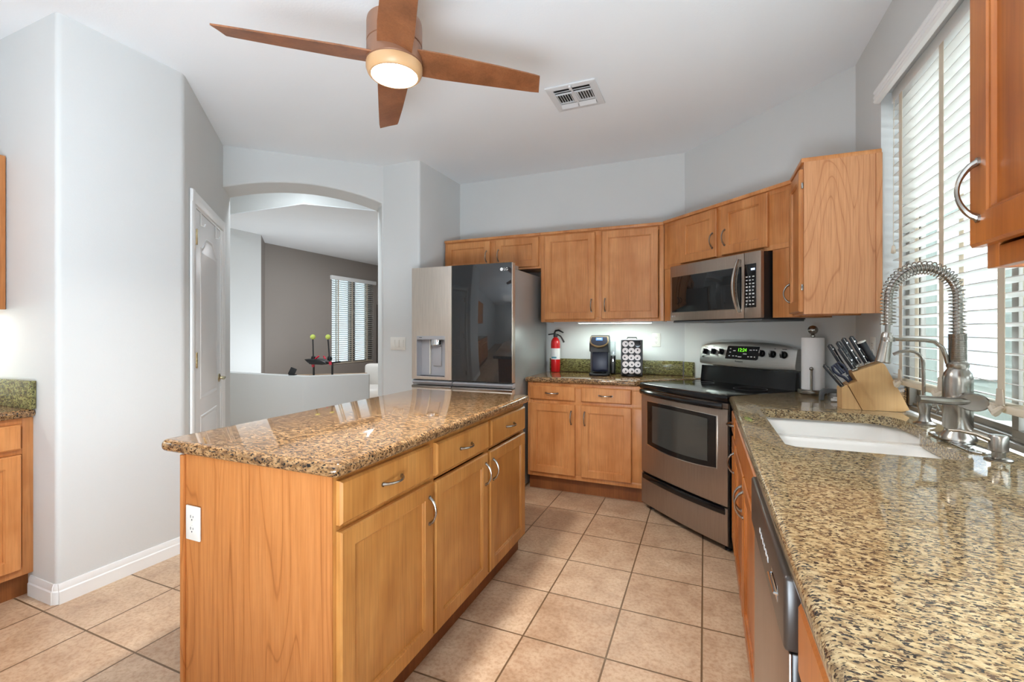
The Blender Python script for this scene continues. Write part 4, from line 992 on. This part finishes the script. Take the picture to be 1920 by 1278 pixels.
# ------------------------------------------------------------------ things on the back counter
Z0 = 0.9205
fe = thing('fire_extinguisher', 'red fire extinguisher standing beside the fridge', 'fire extinguisher', (-1.262, 4.035, Z0))
MB().lathe([(0.040, 0), (0.042, 0.006), (0.042, 0.255), (0.038, 0.285), (0.026, 0.305), (0.016, 0.312), (0.016, 0.325), (0, 0.325)], n=28).build('cylinder', M['red'], fe)
lbx = MB().lathe([(0.0428, 0.115), (0.0428, 0.215)], n=28); lbx.bm.faces.ensure_lookup_table()
lo = lbx.build('label', M['label'], fe)
MB().tube([(0.043 * math.cos(math.radians(a)), 0.043 * math.sin(math.radians(a)), 0.132) for a in range(235, 300, 8)], 0.008, 6, sx=0.15).build('print', M['bluelabel'], lo)
hv = MB().lathe([(0.018, 0.318), (0.020, 0.33), (0.018, 0.345), (0, 0.35)], n=16); hv.box(-0.02, 0.05, -0.012, 0.012, 0.340, 0.352, 0.003, m=Matrix.Rotation(math.radians(-8), 4, 'Y'))
hv.build('valve', M['blackm'], fe)
MB().tube([(-0.015, 0, 0.345), (0.0, 0, 0.375), (0.03, 0, 0.380), (0.075, 0, 0.358)], [0.007, 0.009, 0.009, 0.006], 8).build('lever', M['blackm'], fe)
MB().tube([(0.02, 0, 0.340), (0.05, -0.005, 0.325), (0.066, -0.005, 0.30), (0.082, -0.005, 0.27)], [0.006, 0.007, 0.008, 0.01], 8).build('nozzle', M['blackm'], fe)
MB().lathe([(0.013, 0), (0.013, -0.006), (0, -0.006)], (-0.03, -0.004, 0.345), 14, axis='y').build('gauge', M['print'], fe)

cm = thing('coffee_maker', 'black single-serve coffee maker under the LED bar', 'coffee maker', (-0.822, 3.90, Z0), math.radians(8))
MB().prism(rrect(-0.085, 0.085, -0.135, 0.115, 0.03, 5), 0, 0.022, b=0.006, seg=2).build('base', M['blackm'], cm)
MB().lathe([(0.055, 0.022), (0.058, 0.03), (0.052, 0.034), (0, 0.034)], (0, -0.075, 0), 24).build('drip_tray', M['black'], cm)
MB().prism(rrect(-0.083, 0.083, -0.015, 0.112, 0.03, 5), 0.022, 0.30, b=0.004, seg=2).build('column', M['greyd'], cm)
MB().box(-0.066, 0.066, -0.032, -0.014, 0.03, 0.20, 0.012, 3).build('backplate', M['navy'], cm)
hp_ = [(-0.14, 0.200), (-0.02, 0.192), (0.11, 0.25), (0.11, 0.325), (0.02, 0.338), (-0.07, 0.325), (-0.125, 0.27)]
MB().prism(hp_, -0.080, 0.080, plane='yz', b=0.012, seg=3).build('head', M['blackm'], cm)
mF = Matrix.Translation((0, -0.108, 0.286)) @ Matrix.Rotation(math.radians(-43), 4, 'X')
fcp = [(0.068 * math.cos(math.radians(a)), 0.052 * math.sin(math.radians(a)) - 0.0) for a in range(180, 361, 12)] + [(0.062, 0.040), (-0.062, 0.040)]
MB().prism([(x * 1.13, z * 1.22) for x, z in fcp], -0.008, 0.006, plane='xz', m=mF).build('trim', M['champagne'], cm)
fo = MB().prism(fcp, -0.012, 0.004, plane='xz', m=mF).build('control_face', M['navy'], cm)
MB().box(-0.027, 0.027, -0.0135, -0.0121, 0.0, 0.03, m=mF).build('screen', M['blue'], fo)
sn = [o for o in fo.children][0]
MB().box(-0.018, 0.018, -0.0142, -0.0136, 0.012, 0.022, m=mF).build('screen_text', M['bluew'], sn)
MB().prism(rrect(0.086, 0.128, -0.005, 0.105, 0.015, 4), 0.012, 0.285, b=0.004, seg=2).build('water_tank', M['clear'], cm)
MB().prism(rrect(0.088, 0.126, -0.003, 0.103, 0.013, 4), 0.014, 0.16).build('tank_shroud', M['blackm'], cm)

pc = thing('pod_carousel', 'black coffee pod carousel right of the coffee maker', 'carousel', (-0.560, 3.925, Z0), math.radians(6))
MB().lathe([(0.086, 0), (0.088, 0.006), (0.084, 0.016), (0, 0.016)], n=32).build('base', M['blackm'], pc)
MB().box(-0.076, 0.076, -0.076, 0.076, 0.016, 0.295, 0.010, 2).build('tower', M['blackm'], pc)
for sx2 in (-1, 1):
    for sy2 in (-1, 1):
        MB().box(-0.007, 0.007, -0.007, 0.007, 0.014, 0.298, 0.002, m=Matrix.Translation((sx2 * 0.077, sy2 * 0.077, 0)) @ Matrix.Rotation(PI / 4, 4, 'Z')).build('corner_post', M['greyd'], pc)
MB().prism(rrect(-0.084, 0.084, -0.084, 0.084, 0.02, 4), 0.295, 0.304, b=0.003, seg=2).build('top', M['greyp'], pc)
MB().tube([(-0.04, 0, 0.302), (-0.036, 0, 0.318), (0.036, 0, 0.318), (0.04, 0, 0.302)], 0.005, 8).build('carry_handle', M['blackm'], pc)
rows_ = ['bottom', 'fourth', 'middle', 'second', 'top']; cols_ = ['left', 'centre', 'right']
pod0 = None
cr, sr_ = math.cos(math.radians(6)), math.sin(math.radians(6))
for j in range(5):
    for i in range(3):
        lx, ly, lz = -0.050 + i * 0.049, -0.0765, 0.045 + j * 0.0555
        loc = (-0.560 + lx * cr - ly * sr_, 3.925 + lx * sr_ + ly * cr, Z0 + lz)
        dark = (i == 2 and j == 4)
        lab = '%s coffee pod in the carousel, %s row, %s column' % ('dark' if dark else 'pale foil', rows_[j], cols_[i])
        if pod0 is None or dark:
            p = thing('coffee_pod', lab, 'coffee pod', loc, math.radians(6), 'coffee pods in the carousel')
            MB().lathe([(0.0235, -0.006), (0.0245, -0.008), (0.0245, -0.0095), (0.020, -0.0098), (0, -0.0098)], n=20, axis='y').build('lid', M['foil'] if not dark else M['black'], p)
            MB().lathe([(0.0225, -0.0058), (0.0215, -0.001), (0, -0.0009)], n=20, axis='y').build('cup', M['outlet'] if not dark else M['blackm'], p)
            if not dark:
                MB().prism([(0.002, -0.012), (0.012, -0.004), (0.004, 0.006), (-0.004, 0.0)], -0.0103, -0.0099, plane='xz').build('print', M['dprint'], p)
                pod0 = p
        else:
            p = pod0.copy(); COL.objects.link(p); p.location = loc; p['label'] = lab
            for ch in pod0.children:
                c = ch.copy(); COL.objects.link(c); c.parent = p
                if c.name.startswith('print'): c.rotation_euler = (0, random.uniform(0, 6.28), 0)

# ------------------------------------------------------------------ things on the right counter
th = thing('paper_towel_holder', 'steel paper towel holder beside the stove', 'holder', (0.598, 3.226, Z0))
MB().lathe([(0.076, 0), (0.078, 0.004), (0.078, 0.018), (0.075, 0.022), (0, 0.022)], n=36).build('base', M['nickel'], th)
MB().lathe([(0.008, 0.022), (0.008, 0.335), (0.012, 0.337), (0.012, 0.346), (0.009, 0.349), (0.010, 0.352)] + [(0.027 * math.sin(math.radians(a)), 0.378 - 0.027 * math.cos(math.radians(a))) for a in range(20, 180, 12)] + [(0, 0.405)], n=24).build('pole', M['nickel'], th)
MB().tube([(-0.020, -0.067, 0.02), (-0.020, -0.067, 0.148)], 0.0068, 12).ball((-0.020, -0.067, 0.150), 0.0115, 14).build('tension_arm', M['nickel'], th)
tr = thing('paper_towel_roll', 'white paper towel roll on the steel holder', 'paper towels', (0.598, 3.226, Z0 + 0.0235))
MB().lathe([(0.014, 0), (0.058, 0), (0.059, 0.002), (0.059, 0.306), (0.058, 0.308), (0.014, 0.308)], n=40).build('roll', M['paper'], tr)

kbk = thing('knife_block', 'slanted light wood knife block in the corner by the window', 'knife block', (0, 0, 0))
KY0, KD = 2.632, 0.092
dz = -0.0098
def XZ(l): return [(x, z + dz) for x, z in l]
MB().prism(XZ([(0.735, 0.9305), (0.835, 0.9305), (0.864, 0.940), (0.772, 1.146), (0.760, 1.154), (0.647, 1.104)]), KY0, KY0 + KD, plane='xz').build('main_block', M['block'], kbk)
MB().prism(XZ([(0.684, 0.9305), (0.733, 0.9305), (0.665, 1.066), (0.628, 1.047)]), KY0 - 0.012, KY0 + KD - 0.002, plane='xz').build('step_block', M['block'], kbk)
MB().prism(XZ([(0.606, 0.9305), (0.682, 0.9305), (0.626, 1.044), (0.604, 1.030)]), KY0 - 0.006, KY0 + KD - 0.008, plane='xz').build('front_block', M['block'], kbk)
def knife(label, a, b, y, w=0.026, t=0.016, name='kitchen_knife', mat='knife', cat='knife'):
    """handle from top end a to block end b in the XZ plane at depth y"""
    A, B = Vector((a[0] - 0.006, y, a[1] + dz + 0.012)), Vector((b[0], y, b[1] + dz)); L = (A - B).length
    ang = math.atan2(A.x - B.x, A.z - B.z)
    t_ = thing(name, label, cat, B, 0, 'knives in the block'); m = Matrix.Rotation(ang, 4, 'Y')
    pr = [(-w * .42, 0.006), (w * .42, 0.006), (w * .36, L * .45), (w * .48, L * .8), (w * .35, L * .97), (0, L), (-w * .42, L * .95), (-w * .44, L * .5)]
    h = MB().prism(pr, -t / 2, t / 2, plane='xz', b=0.003, seg=2, m=m).build('handle', M[mat], t_)
    MB().box(-w * .02, w * .06, -t / 2 - 0.0006, t / 2 + 0.0006, 0.004, L * 0.96, m=m).build('tang', M['nickel'], h)
    MB().box(-w * .44, w * .44, -t / 2 - 0.0005, t / 2 + 0.0005, -0.004, 0.003, 0.001, m=m).build('bolster', M['nickel'], t_)
    for f in (0.25, 0.52, 0.8): MB().lathe([(0.003, 0.0), (0.003, -0.0012), (0, -0.0012)], (w * 0.1, -t / 2, L * f), 10, axis='y', m=m).build('rivet', M['chrome'], h)
KS = [('black knife at the top left of the block', (0.572, 1.224), (0.632, 1.115), 2.690),
      ('black knife second from the top left in the block', (0.602, 1.239), (0.668, 1.130), 2.672),
      ('black knife in the middle of the block top row', (0.628, 1.257), (0.690, 1.140), 2.690),
      ('black knife next to the round sharpening steel', (0.657, 1.265), (0.717, 1.147), 2.680),
      ('short black knife at the front of the block top row', (0.605, 1.210), (0.659, 1.119), 2.648)]
for l, a, b, y in KS: knife(l, a, b, y)
knife('black knife at the lowest slot of the block', (0.542, 1.127), (0.614, 1.033), 2.650, 0.022)
sc = thing('kitchen_scissors', 'blue-black kitchen scissors in the knife block step', 'scissors', (0.645, 2.655, 1.062 + dz))
ms = Matrix.Rotation(math.radians(-38), 4, 'Y')
s1 = MB()
for sgn in (-1, 1):
    s1.tube([(sgn * 0.006, 0, 0), (sgn * 0.010, 0, 0.03), (sgn * 0.020, 0, 0.05), (sgn * 0.024, 0, 0.075), (sgn * 0.016, 0, 0.098), (sgn * 0.006, 0, 0.10), (sgn * 0.003, 0, 0.075), (sgn * 0.006, 0, 0.045)], 0.0065, 8, m=ms)
s1.build('handles', M['navy'], sc)
MB().lathe([(0.004, 0.0), (0.004, -0.009), (0, -0.009)], (0.006, 0, 0.03), 10, axis='y', m=ms).build('rivet', M['chrome'], sc)
ss = thing('sharpening_steel', 'thick black sharpening steel with ring end in the knife block', 'sharpening steel', (0.737, 2.665, 1.160 + dz))
m5 = Matrix.Rotation(math.radians(-27), 4, 'Y')
MB().lathe([(0.015, 0), (0.016, 0.01), (0.014, 0.03), (0.0155, 0.033), (0.0155, 0.038), (0.014, 0.042), (0.016, 0.09), (0.018, 0.098), (0.013, 0.100), (0, 0.100)], n=20, m=m5).build('handle', M['knife'], ss)
MB().lathe([(0.018, 0.098), (0.0185, 0.103), (0.014, 0.104), (0.012, 0.099)], n=20, m=m5).build('ring', M['outlet'], ss)
tdp = thing('bag_clip', 'grey curved plastic clip standing left of the knife block', 'clip', (0.592, 2.93, Z0), math.radians(12))
MB().prism([(-0.02, 0), (-0.003, 0), (0.0, 0.03), (0.008, 0.038), (0.075, 0.038), (0.078, 0.058), (0.020, 0.064), (0.002, 0.062), (-0.014, 0.050), (-0.02, 0.03)], -0.012, 0.012, plane='xz', b=0.003, seg=2).build('body', M['greyd'], tdp)
MB().box(0.066, 0.080, -0.012, 0.012, 0.0, 0.038, 0.002).build('foot', M['greyd'], tdp)
pk = thing('paper_packet', 'crumpled white packet behind the grey clip', 'packet', (0.65, 2.90, Z0))
MB().prism([(-0.035, -0.02), (0.03, -0.026), (0.038, 0.018), (-0.028, 0.024)], 0, 0.012, b=0.005, seg=2).prism([(-0.02, -0.02), (0.03, -0.02), (0.028, 0.016), (-0.018, 0.02)], 0.012, 0.02, b=0.004, seg=2).build('wrap', M['packet'], pk)

# ------------------------------------------------------------------ beyond the arch
tb = thing('side_table', 'tan table behind the half wall in the dining room', 'table', (-4.80, 4.80, 0), math.radians(40))
MB().box(-0.55, 0.55, -0.28, 0.28, 0.655, 0.685, 0.004).build('tabletop', M['tablewood'], tb)
for x in (-0.5, 0.5):
    for y in (-0.23, 0.23): MB().box(x - 0.025, x + 0.025, y - 0.025, y + 0.025, 0, 0.655).build('leg', M['tablewood'], tb)
tg = thing('target_stand', 'black stand with two poles topped by tennis balls behind the half wall', 'stand', (-4.80, 4.68, 0.6855), math.radians(22.8))
MB().prism([(-0.145, 0.235), (0.045, 0.235), (0.12, 0.20), (0.15, 0.175), (0.08, 0.165), (-0.05, 0.165), (-0.10, 0.19)], -0.10, 0.08, plane='xz', b=0.004, seg=2).build('tray', M['blackm'], tg)
MB().tube([(-0.12, 0, 0.175), (0.05, 0, 0.165), (0.30, 0, 0.195)], 0.012, 8).tube([(-0.06, 0, 0.0), (-0.06, 0, 0.17)], 0.014, 8).tube([(0.19, 0, 0.0), (0.19, 0, 0.18)], 0.014, 8).build('crossbar', M['blackm'], tg)
MB().tube([(-0.22 + 0.1, 0, 0.008), (0.28, 0, 0.008)], 0.008, 8).build('foot', M['blackm'], tg)
for x0_, x1_ in ((-0.065, -0.072), (0.155, 0.132)):
    p = MB().tube([(x0_, 0, 0.2), (x1_, 0, 0.50)], 0.0095, 8).build('pole', M['blackm'], tg)
    MB().lathe([(0.028, 0.215), (0.032, 0.235), (0.026, 0.265), (0.012, 0.275), (0, 0.276)], (x0_, 0, 0), 14).build('collar', M['blackm'], p)
    MB().ball((x1_, 0, 0.53), 0.034, 18).build('ball', M['ball'], p)
for x_, r_ in ((0.0, -1), (0.10, 1)):
    MB().tube([(x_ - 0.02 * -r_ * 1.0 - 0.012, -0.02, 0.235), (x_ + 0.02 * -r_ - 0.0, -0.02, 0.275)], [0.012, 0.010], 8).build('clamp', M['pink'], tg)
MB().tube([(-0.06, -0.02, 0.17), (-0.06, -0.02, 0.125)], [0.024, 0.016], 8).build('knob', M['pink'], tg)
MB().tube([(0.17, -0.02, 0.20), (0.175, -0.02, 0.155)], [0.022, 0.018], 8).build('knob', M['pink'], tg)
ph_ = thing('tablet', 'small black tablet leaning on the half wall ledge', 'tablet', (-4.62, PY + 0.065, 0.758), math.radians(15))
MB().box(-0.055, 0.03, -0.005, 0.005, 0.0, 0.09, 0.003, m=Matrix.Rotation(math.radians(-18), 4, 'X') @ Matrix.Rotation(math.radians(18), 4, 'Y')).build('screen', M['blackm'], ph_)
MB().box(-0.03, 0.05, -0.02, 0.03, 0.0, 0.010, 0.003).build('base', M['blackm'], ph_)
sf = thing('armchair', 'pale upholstered armchair behind the half wall', 'armchair', (-5.05, 6.35, 0), math.radians(20))
MB().box(-0.45, 0.45, -0.4, 0.4, 0.18, 0.36, 0.04, 3).build('seat', M['sofa'], sf)
MB().box(-0.42, 0.42, 0.22, 0.42, 0.30, 0.72, 0.06, 3).build('backrest', M['sofa'], sf)
for x in (-0.43, 0.43): MB().box(x - 0.08, x + 0.08, -0.4, 0.4, 0.25, 0.50, 0.05, 3).build('armrest', M['sofa'], sf)
for x in (-0.38, 0.38):
    for y in (-0.34, 0.34): MB().box(x - 0.03, x + 0.03, y - 0.03, y + 0.03, 0, 0.18).build('leg', M['shelf'], sf)
bs = thing('bookcase', 'dark shelf unit beside the dining room window', 'shelf', (AX + 0.002, 8.40, 0))
s_ = MB(); s_.box(0, 0.012, 0, 0.9, 0.02, 1.9); s_.box(0, 0.20, 0, 0.02, 0, 1.9); s_.box(0, 0.20, 0.88, 0.9, 0, 1.9); s_.build('case', M['shelf'], bs)
for z in (0.1, 0.45, 0.85, 1.2, 1.5, 1.88): MB().box(0.012, 0.20, 0.02, 0.88, z, z + 0.025).build('shelf_board', M['greyp'], bs)
